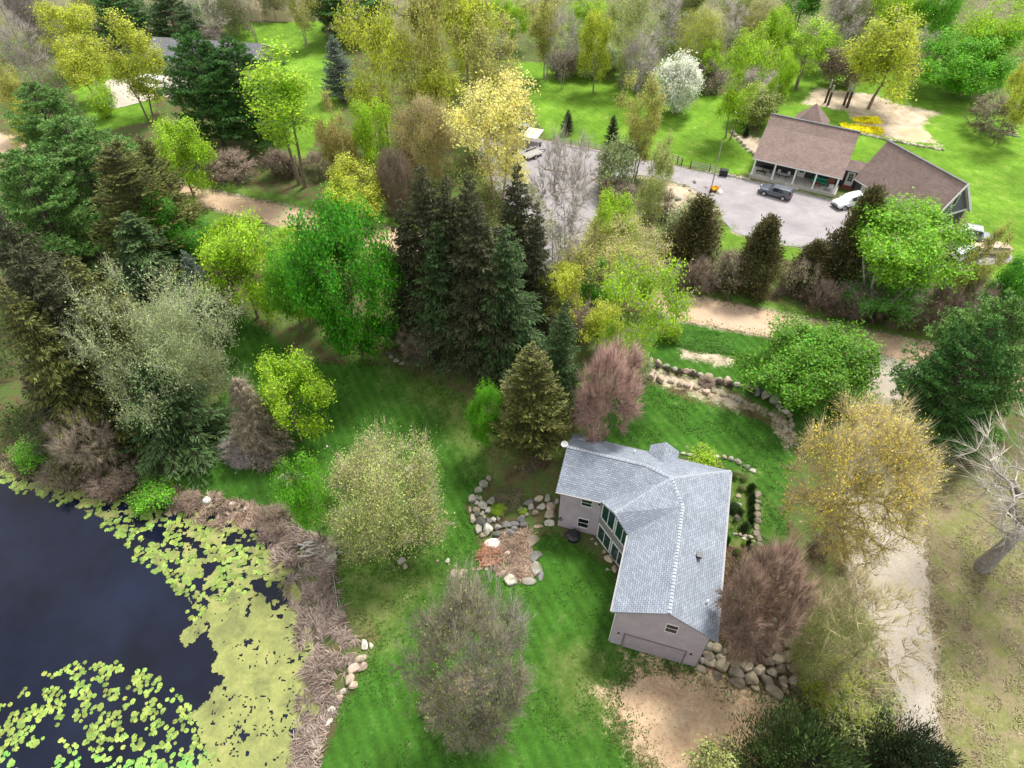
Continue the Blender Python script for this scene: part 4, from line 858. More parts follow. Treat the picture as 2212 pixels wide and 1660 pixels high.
# ------------------------------------------------------------------ buildings
def roof(name,vs,fs,th,mat,parent,fascia):
    m=MB(); V=[Vector(v) for v in vs]; F=[]
    for f in fs:
        n=(V[f[1]]-V[f[0]]).cross(V[f[2]]-V[f[0]]); F.append(list(f) if n.z>0 else list(f)[::-1])
    m.poly(V,F,mat); m.poly([v-Vector((0,0,th)) for v in V],[f[::-1] for f in F],fascia)
    cnt={}
    for f in F:
        for a,b in zip(f,f[1:]+f[:1]): cnt[(a,b)]=1
    for (a,b) in list(cnt):
        if (b,a) not in cnt: m.face([V[a],V[a]-Vector((0,0,th)),V[b]-Vector((0,0,th)),V[b]],fascia)
    return m.build(name,parent)
def caps(parent,lines,mat=None,w_=.3,st=.3):
    m=MB(); mat=mat or M['cap']
    for a,b in lines:
        a,b=Vector(a),Vector(b); L=(b-a).length; d=(b-a)/L; n=int(L/st); s=d.cross(Vector((0,0,1))).normalized()
        for i in range(n):
            p=a+d*(i*L/n); q=p+d*(L/n*.86); up=Vector((0,0,.075+.012*(i%2))); dn=Vector((0,0,-.06))
            for sg in (1,-1): 
                e=s*sg*w_/2; pts=[p+up,q+up*1.25,q+e+dn+up*.6,p+e+dn+up*.3]; m.face(pts if sg<0 else pts[::-1],mat)
            m.face([q+up*1.25,q-s*w_/2+dn+up*.6,q-s*w_/2+dn,q+s*w_/2+dn,q+s*w_/2+dn+up*.6],M['dshingle'])
    return m.build('ridge_cap',parent,kind='stuff')
def window(parent,O,U,w_,z0,z1,mull=0,rail=0,fr=.07,glass=None,name='window',z1b=None,out=None):
    # O: bottom-left (x,y), U: direction along the wall (unit xy); built standing proud of the wall on side 'out'
    U=Vector((U[0],U[1],0)); n=Vector(out or (U.y,-U.x,0)); O3=Vector((O[0],O[1],0)); z1b=z1 if z1b is None else z1b
    def pt(a,z,d): return O3+U*a+n*d+Vector((0,0,z))
    m=MB(); topz=lambda a: z1+(z1b-z1)*a/w_
    def bar(a0,a1,za0,za1,zb0,zb1,d0,d1,mat):
        vs=[pt(a0,za0,d0),pt(a1,zb0,d0),pt(a1,zb1,d0),pt(a0,za1,d0),pt(a0,za0,d1),pt(a1,zb0,d1),pt(a1,zb1,d1),pt(a0,za1,d1)]
        m.poly(vs,[(3,2,1,0),(4,5,6,7),(0,1,5,4),(1,2,6,5),(2,3,7,6),(3,0,4,7)],mat)
    F=M['white']; d0,d1=-.02,.06
    bar(0,fr,z0,topz(0),z0,topz(fr),d0,d1,F); bar(w_-fr,w_,z0,topz(w_-fr),z0,topz(w_),d0,d1,F)
    bar(fr,w_-fr,z0,z0+fr,z0,z0+fr,d0,d1+.01,F); bar(fr,w_-fr,topz(fr)-fr,topz(fr),topz(w_-fr)-fr,topz(w_-fr),d0,d1,F)
    for i in range(mull):
        a=w_*(i+1)/(mull+1); bar(a-.035,a+.035,z0+fr,topz(a)-fr,z0+fr,topz(a)-fr,d0,d1-.01,F)
    for i in range(rail):
        z=z0+(z1-z0)*(i+1)/(rail+1); bar(fr,w_-fr,z-.02,z+.02,z-.02,z+.02,d0,d1-.015,F)
    wn=m.build(name,parent)
    g=MB(); g.face([pt(fr,z0+fr,.02),pt(w_-fr,z0+fr,.02),pt(w_-fr,topz(w_-fr)-fr,.02),pt(fr,topz(fr)-fr,.02)],glass or M['glass']); g.build('pane',wn)
    return wn
def walls(parent,poly,z0,z1,mat,name='wall'):
    m=MB(); n=len(poly)
    for i in range(n):
        a,b=poly[i],poly[(i+1)%n]; m.face([(*a,z0),(*b,z0),(*b,z1),(*a,z1)],mat)
    return m.build(name,parent)
H1=thing('house','mauve-grey two-storey house with blue-grey shingle roof and angled glass bay facing the lawn','house',(HO[0],HO[1],0),math.atan2(HU[1],HU[0]))
zE=6.2
foot=[(0,0),(7.25,0),(7.25,16.1),(-7.1,16.1),(-7.1,9.9),(-3.25,9.9),(0,6.8)]
m=MB(); S_=M['siding']; n_=len(foot)
for i in range(n_):
    a,b=foot[i],foot[(i+1)%n_]
    if i in (0,): m.face([(0,0,-.6),(7.25,0,-.6),(7.25,0,6.15),(3.72,0,8.2),(0,0,6.15)],S_)
    elif i==3: m.face([(-7.1,16.1,-.6),(-7.1,9.9,-.6),(-7.1,9.9,6.15),(-7.1,13.1,8.2),(-7.1,16.1,6.15)],S_)
    elif i==5: m.face([(*a,-.6),(*b,-.6),(*b,6.1),(-1.62,8.35,6.85),(*a,6.1)],M['band'])
    else: m.face([(*a,-.6),(*b,-.6),(*b,6.12),(*a,6.12)],S_)
m.build('wall',H1)
a_=(-7.5,9.5,zE);b_=(-7.5,16.6,zE);c_=(-7.45,13.08,8.5);d_=(-.15,13.05,8.5);e_=(-3.3,9.6,zE);g_=(-1.95,8.2,7.05);h_=(-.42,6.95,zE);i_=(2.24,12.2,8.62);j_=(3.55,9.6,8.5);k_=(3.75,-.32,8.5);l_=(-.45,-.3,zE);m_=(7.75,-.3,zE);n1_=(7.6,16.5,zE)
VS=[a_,b_,c_,d_,e_,g_,h_,i_,j_,k_,l_,m_,n1_]
roof('roof',VS,[(0,4,3,2),(4,5,7),(4,7,3),(5,6,8),(5,8,7),(10,9,8),(10,8,6),(11,12,7),(11,7,8),(11,8,9),(12,1,2),(12,2,3),(12,3,7)],.2,M['shingle'],H1,M['gutter'])
caps(H1,[(c_,d_),(d_,i_),(i_,j_),(j_,k_),(g_,i_),(i_,n1_)])
roof('entry_roof',[(-.1,17.1,6.55),(1.25,17.1,7.5),(2.65,17.1,6.55),(-.1,15.6,6.55),(2.65,15.6,6.55),(1.25,14.3,7.5)],[(0,3,5,1),(1,5,4,2)],.18,M['shingle'],H1,M['gutter'])
m=MB(); m.box(.1,2.45,16.08,16.95,2,6.6,S_); m.face([(.1,16.95,6.6),(1.25,16.95,7.35),(2.45,16.95,6.6)],S_); m.build('entry_wall',H1)
def gutter(parent,a,b):
    m=MB(); m.beam(a,b,.13,.12,M['gutter']); return m.build('gutter',parent)
gutter(H1,(-7.5,9.44,6.12),(-3.35,9.54,6.12)); gutter(H1,(-.5,-.25,6.1),(-.47,6.9,6.1)); gutter(H1,(7.82,-.3,6.1),(7.67,16.4,6.1))
for p in ((-.09,.12),(7.34,.2)):
    m=MB(); m.beam((p[0],p[1],.1),(p[0],p[1],6.05),.1,.08,M['gutter'] if p[0]>0 else M['white']); m.build('downspout',H1)
w=window(H1,(3.87,0),(1,0),.98,4.93,6.3,rail=1,fr=.05)
window(H1,(-5.12,9.9),(1,0),1.03,4.5,5.55,rail=1,fr=.05); window(H1,(-5.2,9.9),(1,0),1.06,.86,2.38,rail=1,fr=.05)
dl=math.hypot(3.25,3.1); DU=(3.25/dl,-3.1/dl)
def dq(s): return (-3.25+DU[0]*s,9.9+DU[1]*s)
for s0,s1,zt0,zt1,zb in ((.2,2.16,6.0,6.45,3.6),(2.3,4.3,6.45,6.0,3.6),(.1,2.13,2.42,2.42,.02),(2.27,4.35,2.42,2.42,.02)):
    window(H1,dq(s0),DU,s1-s0,zb,zt0,mull=1,fr=.11,glass=M['gglass'],z1b=zt1)
gd=MB(); gd.box(.98,6.16,-.07,.0,2.42,2.52,M['doorframe']); gd.box(.98,1.08,-.07,0,-.3,2.42,M['doorframe']); gd.box(6.06,6.16,-.07,0,-.3,2.42,M['doorframe']); gd=gd.build('garage_door',H1)
for k in range(4):
    m=MB(); z=.0+k*.6; m.box(1.11,6.03,-.035,.0,z,z+.575,M['doorskin'])
    for q in range(8): m.box(1.2+q*.6,1.2+q*.6+.5,-.05,-.034,z+.1,z+.47,M['doorskin'])
    m.build('door_panel',gd)
for x in (.53,6.5):
    m=MB(); m.box(x-.07,x+.07,-.16,-.01,2.28,2.36,M['black']); m.tube([(x,-.1,2.0),(x,-.1,2.28)],[.05,.07],M['lamp'],6); m.box(x-.05,x+.05,-.06,0,1.95,2.05,M['black']); m.build('wall_lamp',H1)
m=MB(); m.box(-3.5,-3.38,9.72,9.9,5.35,5.55,M['black']); m.tube([(-3.44,9.78,5.1),(-3.44,9.78,5.36)],[.05,.08],M['lamp'],6); m.build('wall_lamp',H1)
def east(u,v): # height of east roof plane
    return 8.5-(u-3.75)*(2.3/4.0)
m=MB(); z=east(5.5,6); m.box(5.3,5.72,5.7,6.15,z-.1,z+.16,M['black']); m.build('roof_vent',H1)
z=east(6.6,2.3); m=MB(); m.tube([(6.6,2.3,z-.1),(6.6,2.3,z+.4)],.08,M['white'],8); m.build('vent_pipe',H1)
m=MB(); m.tube([(-1.4,15.2,7.0),(-1.4,15.2,7.5)],.07,M['white'],8); m.build('vent_pipe',H1)
# satellite dish on the west gable end
dish=thing('satellite_dish','white satellite dish on the left roof end of the mauve house','satellite dish')
dish.location=(*(HO+HU*-7.75+HV*13.3),8.15)
m=MB(); vs=[(0,0,0)]; fs=[]; 
for r_,zz in ((.2,.03),(.34,.09)):
    for k in range(12): a=k*math.pi/6; vs.append((math.cos(a)*r_,math.sin(a)*r_*.9,zz))
fs=[(0,1+k,1+(k+1)%12) for k in range(12)]+[(1+k,13+k,13+(k+1)%12,1+(k+1)%12) for k in range(12)]
Mx=Matrix.Rotation(R_(52),4,'X'); m.poly([Mx@Vector(v)+Vector((0,0,.35)) for v in vs],fs,M['white']); m.build('reflector',dish)
m=MB(); m.tube([(.25,.05,-.35),(.02,.05,0),(0,.02,.35)],.025,M['grey'],6); m.tube([(0,0,.3),(0,-.38,.42)],.015,M['grey'],5); m.build('mount',dish)
# ---- neighbour house
NZ=float(terrain(44,94)); NO=(37.94,97.34); NR=math.atan2(-.4714,.8819)
H2=thing('house','dark house with brown roof, white-posted front porch and angled attached garage','house',(NO[0],NO[1],NZ),NR)
D_=M['dsiding']
def gable_wall(x,ya,yb,ze,ridge,yr,mt,m,z0=-.6):
    m.face([(x,ya,z0),(x,yb,z0),(x,yb,ze),(x,yr,ridge),(x,ya,ze)],mt)
m=MB(); m.face([(0,3,.4),(12.7,3,.4),(12.7,3,4.3),(0,3,4.3)],D_)
for x in (0.02,12.68): m.face([(x,3,-.6),(x,12.3,-.6),(x,12.3,3.2),(x,7,7.1),(x,5.4,6.0),(x,3,4.6),(x,.2,3.3),(x,3,3.2)],D_)
m.face([(0,12.3,-.6),(12.7,12.3,-.6),(12.7,12.3,3.3),(0,12.3,3.3)],D_); m.build('wall',H2)
m=MB(); m.box(-.25,12.95,-.15,3,-.5,.5,M['concrete']); m.build('porch_floor',H2)
m=MB(); m.box(5.4,7.6,-.75,-.16,-.5,.27,M['concrete']); m.build('porch_step',H2)
roof('roof',[(-.35,-.2,3.25),(13.05,-.2,3.25),(13.05,5.4,6.2),(-.35,5.4,6.2),(13.05,7,7.45),(-.35,7,7.45),(13.05,12.8,3.2),(-.35,12.8,3.2)],[(0,1,2,3),(3,2,4,5),(5,4,6,7)],.18,M['bshingle'],H2,M['white'])
m=MB(); m.beam((-.35,7,7.5),(13.05,7,7.5),.35,.06,M['dshingle']); m.build('ridge_cap',H2)
roof('turret_roof',[(2.7,10.4,4.6),(8,10.4,4.6),(8,15.8,4.6),(2.7,15.8,4.6),(5.35,13.2,7.9)],[(0,1,4),(1,2,4),(2,3,4),(3,0,4)],.15,M['bshingle'],H2,M['dshingle'])
m=MB(); m.box(3,7.7,10.6,15.5,-.5,4.5,D_); m.build('turret_wall',H2)
for x in (.1,3.25,6.4,9.4,12.6):
    m=MB(); m.box(x-.12,x+.12,.02,.26,.5,3.1,M['white']); m.box(x-.17,x+.17,-.03,.31,.5,.62,M['white']); m.box(x-.17,x+.17,-.03,.31,2.98,3.1,M['white']); m.build('porch_post',H2)
m=MB(); m.beam((-.3,.14,3.19),(13,.14,3.19),.2,.18,M['white']); m.build('porch_beam',H2)
def door(parent,O,U,w_,z0,h,panes=(2,3)):
    U3=Vector((U[0],U[1],0)); n=Vector((U[1],-U[0],0)); m=MB()
    def q(a0,a1,za,zb,d0,d1,mat):
        vs=[Vector((O[0],O[1],0))+U3*a+n*d+Vector((0,0,z)) for d in (d0,d1) for z in (za,zb) for a in (a0,a1)]; m.poly(vs,[(0,1,3,2),(4,6,7,5),(0,4,5,1),(2,3,7,6),(0,2,6,4),(1,5,7,3)],mat)
    q(-.1,0,z0,z0+h+.1,0,.08,M['white']); q(w_,w_+.1,z0,z0+h+.1,0,.08,M['white']); q(0,w_,z0+h,z0+h+.1,0,.08,M['white']); q(0,w_,z0,z0+h,0,.04,M['white']); d=m.build('door',parent)
    for i in range(panes[0]):
        for j in range(panes[1]):
            m=MB(); a=.15+(w_-.3)*i/panes[0]; z=z0+h*.32+h*.6*j/panes[1]; q(a+.02,a+(w_-.3)/panes[0]-.02,z+.02,z+h*.6/panes[1]-.02,.035,.05,M['glass']); m.build('pane',d)
door(H2,(6.55,3),(1,0),.95,.5,2.1)
for x in (2.0,9.6):
    window(H2,(x,3),(1,0),.9,1.6,2.9,rail=1,name='window')
# breezeway
roof('breezeway_roof',[(12.6,3.5,3.0),(16.5,3.5,3.0),(16.5,5.2,3.9),(12.6,5.2,3.9),(16.5,7,3.0),(12.6,7,3.0)],[(0,1,2,3),(3,2,4,5)],.14,M['bshingle'],H2,M['white'])
m=MB(); m.face([(12.7,4,-.4),(16,4,-.4),(16,4,2.95),(12.7,4,2.95)],D_); m.build('breezeway_wall',H2)
door(H2,(13.6,4),(1,0),.95,.35,2.1)
for k in range(2):
    m=MB(); m.box(13.3,14.8,3.35+.3*k,3.96 ,-.1 if k==0 else .12,.12+.2*k,M['redwood']); m.build('door_step',H2)
def gp_(a,n,z): return (.8*a+.6*n,-.6*a+.8*n,z)
AA,AB,NA,NB,NR_,ZR=11.0,23.9,10.5,17.9,14.2,7.9
m=MB()
m.face([gp_(AA,NA,-.6),gp_(AB,NA,-.6),gp_(AB,NA,3),gp_(AA,NA,3)],D_); m.face([gp_(AA,NB,-.6),gp_(AB,NB,-.6),gp_(AB,NB,3),gp_(AA,NB,3)][::-1],D_)
m.face([gp_(AA,NA,-.6),gp_(AA,NA,3),gp_(AA,NR_,ZR-.2),gp_(AA,NB,3),gp_(AA,NB,-.6)],D_); m.face([gp_(AB,NA,-.6),gp_(AB,NB,-.6),gp_(AB,NB,3),gp_(AB,NA,3)],D_); m.build('garage_wall',H2)
m=MB(); m.face([gp_(AB+.02,NA,3),gp_(AB+.02,NB,3),gp_(AB+.02,NR_,ZR-.2)],M['lsiding']); m.build('gable_shakes',H2)
roof('garage_roof',[gp_(AA-.4,NA-.4,2.75),gp_(AB+.5,NA-.4,2.75),gp_(AB+.5,NR_,ZR),gp_(AA-.4,NR_,ZR),gp_(AB+.5,NB+.4,2.75),gp_(AA-.4,NB+.4,2.75)],[(0,1,2,3),(3,2,4,5)],.18,M['bshingle'],H2,M['white'])
m=MB(); m.beam(gp_(AA-.4,NR_,ZR+.04),gp_(AB+.5,NR_,ZR+.04),.35,.06,M['dshingle']); m.build('ridge_cap',H2)
m=MB(); m.beam(gp_(AB+.56,NA-.4,2.75),gp_(AB+.56,NR_,ZR-.02),.1,.34,M['white'],up=(0,0,1)); m.beam(gp_(AB+.56,NB+.4,2.75),gp_(AB+.56,NR_,ZR-.02),.1,.34,M['white']); m.beam(gp_(AB+.1,NA,2.95),gp_(AB+.1,NB+.3,2.95),.12,.25,M['white']); m.build('rake_trim',H2)
O=gp_(AB+.03,13.7,0); window(H2,(O[0],O[1]),(.6,.8),1.0,4.4,6.2,fr=.1,name='window')
for a in (12.3,15.8):
    O=gp_(a,NA,0); m=MB(); n=Vector((-.6,-.8,0)); U3=Vector((.8,-.6,0))
    gdo=MB(); 
    for aa in (-.12,2.5):
        p=Vector(O)+U3*aa; gdo.beam(p+n*.03,p+n*.03+Vector((0,0,2.4)),.12,.1,M['white'],up=(1,0,0))
    gdo=gdo.build('garage_door',H2)
    for k in range(4):
        m=MB(); p0=Vector(O)+n*.04+Vector((0,0,k*.57)); p1=p0+U3*2.4; m.face([p0,p1,p1+Vector((0,0,.54)),p0+Vector((0,0,.54))],M['white']); m.build('door_panel',gdo)
# ---- distant grey-roofed house at upper left
A=P(330,150); B=P(556,166); dv=(B-A)[:2]; L3_=float(np.linalg.norm(dv)); H3=thing('house','long low house with dark grey roof behind the two dark pines','house',tuple(A),math.atan2(dv[1],dv[0]))
m=MB(); m.box(0,L3_,0,8.5,-.6,2.7,M['tsiding']); m.face([(L3_,0,2.7),(L3_,8.5,2.7),(L3_,4.25,4.6)],M['tsiding']); m.face([(0,8.5,2.7),(0,0,2.7),(0,4.25,4.6)],M['tsiding']); m.build('wall',H3)
roof('roof',[(-.5,-.6,2.55),(L3_+.5,-.6,2.55),(L3_+.5,4.25,4.8),(-.5,4.25,4.8),(L3_+.5,9.1,2.55),(-.5,9.1,2.55)],[(0,1,2,3),(3,2,4,5)],.16,M['dshingle'],H3,M['white'])
for x in (2,7,13,19,24):
    if x+1.5<L3_: window(H3,(x,0),(1,0),1.4,1.0,2.2,mull=1)
A=P(448,100); H4=thing('shed','small brown-roofed shed behind the dark pines at the upper left','shed',tuple(A),.3)
m=MB(); m.box(0,3,0,3,-.3,2.2,M['tsiding']); m.build('wall',H4); roof('roof',[(-.2,-.2,2.1),(3.2,-.2,2.1),(3.2,1.5,3.3),(-.2,1.5,3.3),(3.2,3.2,2.1),(-.2,3.2,2.1)],[(0,1,2,3),(3,2,4,5)],.1,M['bshingle'],H4,M['white'])
# ------------------------------------------------------------------ rocks
def rock_mesh(seed,flat=1.0,ang=.0):
    import bmesh
    bm=bmesh.new(); bmesh.ops.create_icosphere(bm,subdivisions=3,radius=.5); rs=np.random.RandomState(seed); A=rs.randn(5,3)*2.2; ph=rs.rand(5)*6; cuts=[(Vector(unit(rs.randn(3))),rs.uniform(.24,.42)) for _ in range(12)]
    for v in bm.verts:
        p=v.co.copy(); s=1+.10*sum(math.sin(float(A[k]@np.array(p))*2+ph[k]) for k in range(5))/2.2; p*=s
        for n,d in cuts:
            q=p.dot(n)-d
            if q>0: p-=n*q*.85
        v.co=Vector((p.x,p.y,p.z*flat))
    me=bpy.data.meshes.new('stone'); bm.to_mesh(me); bm.free()
    me.polygons.foreach_set('use_smooth',[False]*len(me.polygons)); me.materials.append(ROCK); return me
RK=[rock_mesh(s) for s in range(8)]; RF=[rock_mesh(s+20,.42) for s in range(4)]
RC=dict(g=(.30,.285,.245),l=(.50,.47,.41),d=(.10,.10,.105),p=(.45,.34,.28),t=(.34,.29,.21),w=(.68,.66,.61),s=(.17,.165,.165),b=(.20,.165,.13),y=(.38,.325,.25))
rr=random.Random(77)
def stone(parent,x,y,wpx,hpx,c='g',flat=False,rise=.22,z=None,top=None):
    p=P(x,y); q=proj(p)[2]; sx=wpx*q/FPX; th=math.atan2(CAMH-p[2],math.hypot(p[0],p[1])); sy=hpx*q/FPX/max(.5,math.sin(th)*.75+.3); sz=min(sx,sy)*rr.uniform(.75,1.0)
    o=bpy.data.objects.new('stone',(RF if flat else RK)[rr.randrange(4 if flat else 8)]); COL.objects.link(o)
    k=1.22; rz=math.atan2(-p[0],p[1])+rr.uniform(-.15,.15)
    pr=parent.matrix_basis.inverted()@Vector((p[0],p[1],p[2]+sz*rise*(.4 if flat else 1)+(top or 0))) if parent else Vector(tuple(p))
    o.location=pr; o.scale=(sx*k,sy*k,sz*k*(1 if not flat else 1.3)); o.rotation_euler=(0,0,rz); cc=RC[c]; f=rr.uniform(.85,1.15); o.color=(cc[0]*f,cc[1]*f,cc[2]*f,1)
    if parent: o.parent=parent
    return o
def wall_of(name,label,px,group=None,cat='stone wall'):
    p=P(*px); t=thing(name,label,cat,tuple(p)); bpy.context.view_layer.update(); return t
Z6=lambda x,y:(972.4+.18223*x,994+.18223*y)
rg=wall_of('rock_garden','terraced wall of grey and tan boulders left of the mauve house',Z6(600,700))
for x,y,w_,h_,c in [(465,225,70,60,'g'),(400,300,110,80,'g'),(335,375,90,70,'g'),(270,470,100,90,'g'),(320,450,50,60,'g'),(365,460,50,70,'t'),(315,515,50,70,'l'),(390,545,100,105,'l'),(480,500,90,100,'g'),(315,605,80,80,'y'),(450,605,80,90,'l'),(375,645,55,60,'l'),(300,655,90,50,'s'),(270,720,80,110,'y'),(365,745,110,130,'d'),(405,695,60,60,'t'),(455,745,80,80,'s'),(340,830,80,110,'g'),(445,845,125,120,'l'),(395,905,80,60,'t'),(515,715,80,60,'l'),(570,705,50,60,'g'),(560,810,110,60,'g'),(560,890,115,85,'d'),
 (670,790,110,70,'s'),(760,775,110,60,'s'),(700,870,120,80,'s'),(760,830,110,60,'s'),(830,715,100,90,'s'),(880,775,110,70,'d'),(825,595,60,80,'s'),(920,520,110,90,'s'),(955,575,60,80,'g'),(1050,470,115,85,'y'),(1155,475,90,90,'g'),(1075,570,95,80,'l'),(1195,575,110,100,'p'),(1260,500,60,80,'g'),(1180,670,150,110,'y'),(1010,640,110,60,'b'),(905,655,60,50,'t'),(1175,765,110,80,'l'),(885,590,35,35,'t'),(640,760,90,50,'s'),(235,600,35,80,'t'),(235,470,40,80,'g')]:
    stone(rg,*Z6(x,y),w_*.18223,h_*.18223,c,rise=.32)
rr2=wall_of('boulder_ring','ring of large dark slabs around the dead iris bed on the near lawn',Z6(800,1150),cat='stone ring')
for x,y,w_,h_,c,fl in [(975,960,150,190,'b',1),(1010,1140,140,170,'s',1),(1020,1295,170,180,'g',1),(1075,1380,70,120,'s',1),(935,1430,160,110,'g',1),(720,1430,200,140,'l',1),(610,1340,95,80,'l',1),(520,1000,215,120,'w',1),(675,1120,80,75,'p',0),(840,870,150,70,'y',1),(1045,790,100,60,'p',1)]:
    stone(rr2,*Z6(x,y),w_*.18223,h_*.18223,c,flat=bool(fl),rise=.35)
st2=wall_of('stepping_stones','two pale flat stones and a row of small ones crossing the near lawn',Z6(100,1330),cat='stepping stones')
for x,y,w_,h_,c in [(55,1335,105,110,'y'),(150,1330,90,105,'y'),(130,1385,60,35,'y'),(270,1290,60,40,'t'),(350,1290,60,50,'t'),(430,1290,60,50,'t')]: stone(st2,*Z6(x,y),w_*.18223,h_*.18223,c,flat=True)
for x,y,w_,h_,c in [(868,1214,17,13,'g'),(876,1226,12,12,'t'),(966,1213,10,10,'l'),(945,1213,8,7,'t')]: stone(st2,x,y,w_,h_,c)
Z8=lambda x,y:(1368.5+.19536*x,756.3+.19536*y)
up=wall_of('boulder_row','upper curved row of tan and grey boulders below the round maple',Z8(800,300),cat='boulder row')
for x,y,w_,h_,c in [(195,135,55,80,'y'),(265,165,80,70,'p'),(355,190,80,60,'g'),(460,225,75,65,'g'),(560,240,90,60,'p'),(640,262,80,60,'y'),(740,285,80,55,'g'),(825,305,90,60,'t'),(920,340,100,70,'y'),(1030,362,100,90,'p'),(1140,395,100,55,'l'),(1250,420,110,60,'y'),(1355,470,100,110,'s'),(1450,515,100,95,'g'),(1550,570,100,100,'g'),(1610,635,80,60,'g'),(1670,685,90,50,'l'),(1725,730,55,60,'t'),(1735,790,50,60,'t'),(1745,840,55,55,'t'),(1730,895,55,50,'y'),(1685,895,70,55,'y'),(1690,930,55,50,'b'),(1765,935,60,40,'t')]: stone(up,*Z8(x,y),w_*.19536,h_*.19536,c)
lo=wall_of('boulder_row','lower row of rounded tan boulders along the front lawn edge',Z8(700,420),cat='boulder row')
for x,y,w_,h_,c in [(190,310,90,80,'p'),(215,250,60,50,'t'),(300,335,90,80,'p'),(410,358,90,50,'y'),(510,388,70,60,'y'),(595,402,90,70,'p'),(700,420,80,60,'t'),(800,472,80,75,'p'),(890,470,60,40,'t'),(1000,500,90,50,'t'),(1090,525,80,50,'y'),(1165,560,90,60,'g'),(1240,595,65,50,'t'),(1310,620,55,40,'g'),(1375,655,60,55,'y'),(1420,680,40,40,'t'),(1510,712,65,45,'g'),(1600,790,50,70,'y'),(1630,850,45,60,'t'),(1660,910,60,50,'y')]: stone(lo,*Z8(x,y),w_*.19536,h_*.19536,c)
Z9=lambda x,y:(1476.6+.1628*x,1332.5+.1628*y)
sb=wall_of('boulder_bank','steep bank of big brown-grey boulders at the right corner of the garage end',Z9(800,700),cat='boulder bank')
for x,y,w_,h_,c in [(330,420,110,120,'s'),(425,430,110,110,'t'),(320,510,150,110,'g'),(485,550,150,100,'g'),(525,460,90,90,'b'),(330,615,140,120,'g'),(490,670,140,150,'y'),(660,630,130,140,'y'),(700,765,190,140,'b'),(820,670,150,170,'y'),(985,740,150,140,'g'),(880,840,180,140,'y'),(690,880,170,130,'b'),(1165,750,150,120,'g'),(1130,600,130,120,'b'),(1260,570,130,170,'t'),(1100,480,110,100,'b'),(1275,700,120,130,'b'),(1110,860,190,110,'b'),(1310,840,130,80,'t'),(950,950,110,70,'y'),(1190,1020,200,120,'g'),(1320,910,110,70,'p'),(1460,870,150,160,'g'),(1340,985,110,70,'y'),(1440,690,140,110,'g'),(1395,530,130,150,'t'),(1560,770,90,100,'y'),(1380,360,120,130,'g'),(1430,470,80,80,'g'),(440,790,110,90,'b'),(230,710,110,80,'g'),(250,590,80,80,'s'),(1480,960,120,100,'b'),(1240,500,80,70,'b'),(720,480,110,110,'b'),(880,520,90,80,'b'),(1180,400,110,90,'b'),(1200,50,90,60,'g'),(1400,50,70,50,'l'),(700,400,90,110,'b'),(730,240,90,110,'b')]: stone(sb,*Z9(x,y),w_*.1628*1.1,h_*.1628*1.1,{'g':'y','s':'g','y':'t'}.get(c,c),rise=.34)
nb=wall_of('stone_edging','row of pale stones edging the bed behind the upper roof edge',(1520,990),cat='stone edging')
for x,y,w_,h_,c in [(1475,981,11,7,'l'),(1488,983,12,7,'l'),(1500,985,12,8,'l'),(1516,987,14,8,'l'),(1531,987,14,9,'p'),(1546,988,14,9,'l'),(1563,989,13,9,'p'),(1578,993,14,10,'g'),(1594,999,15,11,'g'),(1611,1009,14,9,'g'),(1625,1019,13,9,'l'),(1462,980,9,6,'l')]: stone(nb,x,y,w_,h_,c)
ZE=lambda x,y:(1491+.1953*x,972.4+.1953*y)
pv=wall_of('flagstone_border','border of brown flagstones along the planting bed right of the mauve house',ZE(750,800),cat='flagstones')
for x,y,w_,h_,c in [(745,500,80,90,'b'),(750,570,70,60,'b'),(740,640,80,90,'b'),(745,720,90,70,'b'),(755,780,80,70,'b'),(735,860,90,70,'b'),(735,925,110,80,'b'),(765,985,90,70,'b'),(770,1040,70,60,'b')]: stone(pv,*ZE(x,y),w_*.1953,h_*.1953,c,flat=True,rise=.2)
pt=wall_of('path_edging','short line of cream stones across the planting bed',ZE(580,950),cat='stone edging')
for x,y,w_,h_,c in [(475,932,32,28,'l'),(505,932,30,28,'y'),(548,940,48,36,'p'),(600,955,40,40,'l'),(660,965,70,38,'y'),(595,985,45,30,'l'),(700,1010,22,22,'l')]: stone(pt,*ZE(x,y),w_*.1953,h_*.1953,c)
for (x,y,w_,h_,c,lab) in [(530,515,55,50,'t','tan boulder in the planting bed, farther from the flagstones'),(528,620,62,60,'l','pale boulder in the planting bed beside the dark green ground cover')]:
    t=stone(None,*ZE(x,y),w_*.1953,h_*.1953,c); t.name='boulder'; t['label']=lab; t['category']='boulder'
ZP=lambda x,y:(590.6+.349*x,1080.4+.349*y)
pb=wall_of('shore_stones','line of pale stones between the dry reeds and the near lawn',ZP(500,1050),cat='shore stones')
for x,y,w_,h_,c in [(565,900,45,90,'l'),(605,905,30,40,'l'),(540,985,75,45,'y'),(550,1040,60,50,'p'),(500,1055,70,60,'p'),(475,1115,70,70,'y'),(500,1145,60,50,'p'),(430,1190,50,40,'l'),(365,1300,55,45,'l'),(345,1380,65,35,'l'),(280,1490,45,30,'l'),(262,1575,60,60,'y'),(240,1600,40,30,'l'),(410,1230,50,40,'p')]: stone(pb,*ZP(x,y),w_*.349,h_*.349,c)
b1=stone(None,*ZP(358,370),32,26,'g'); b1.name='boulder'; b1['label']='large grey boulder beside the twisted driftwood on the pond bank'; b1['category']='boulder'
b2=stone(None,*ZP(327,330),18,16,'g'); b2.name='boulder'; b2['label']='smaller boulder touching the large one on the pond bank'; b2['category']='boulder'
ub=wall_of('bank_stones','pale stones along the upper pond bank',(480,1082),cat='bank stones')
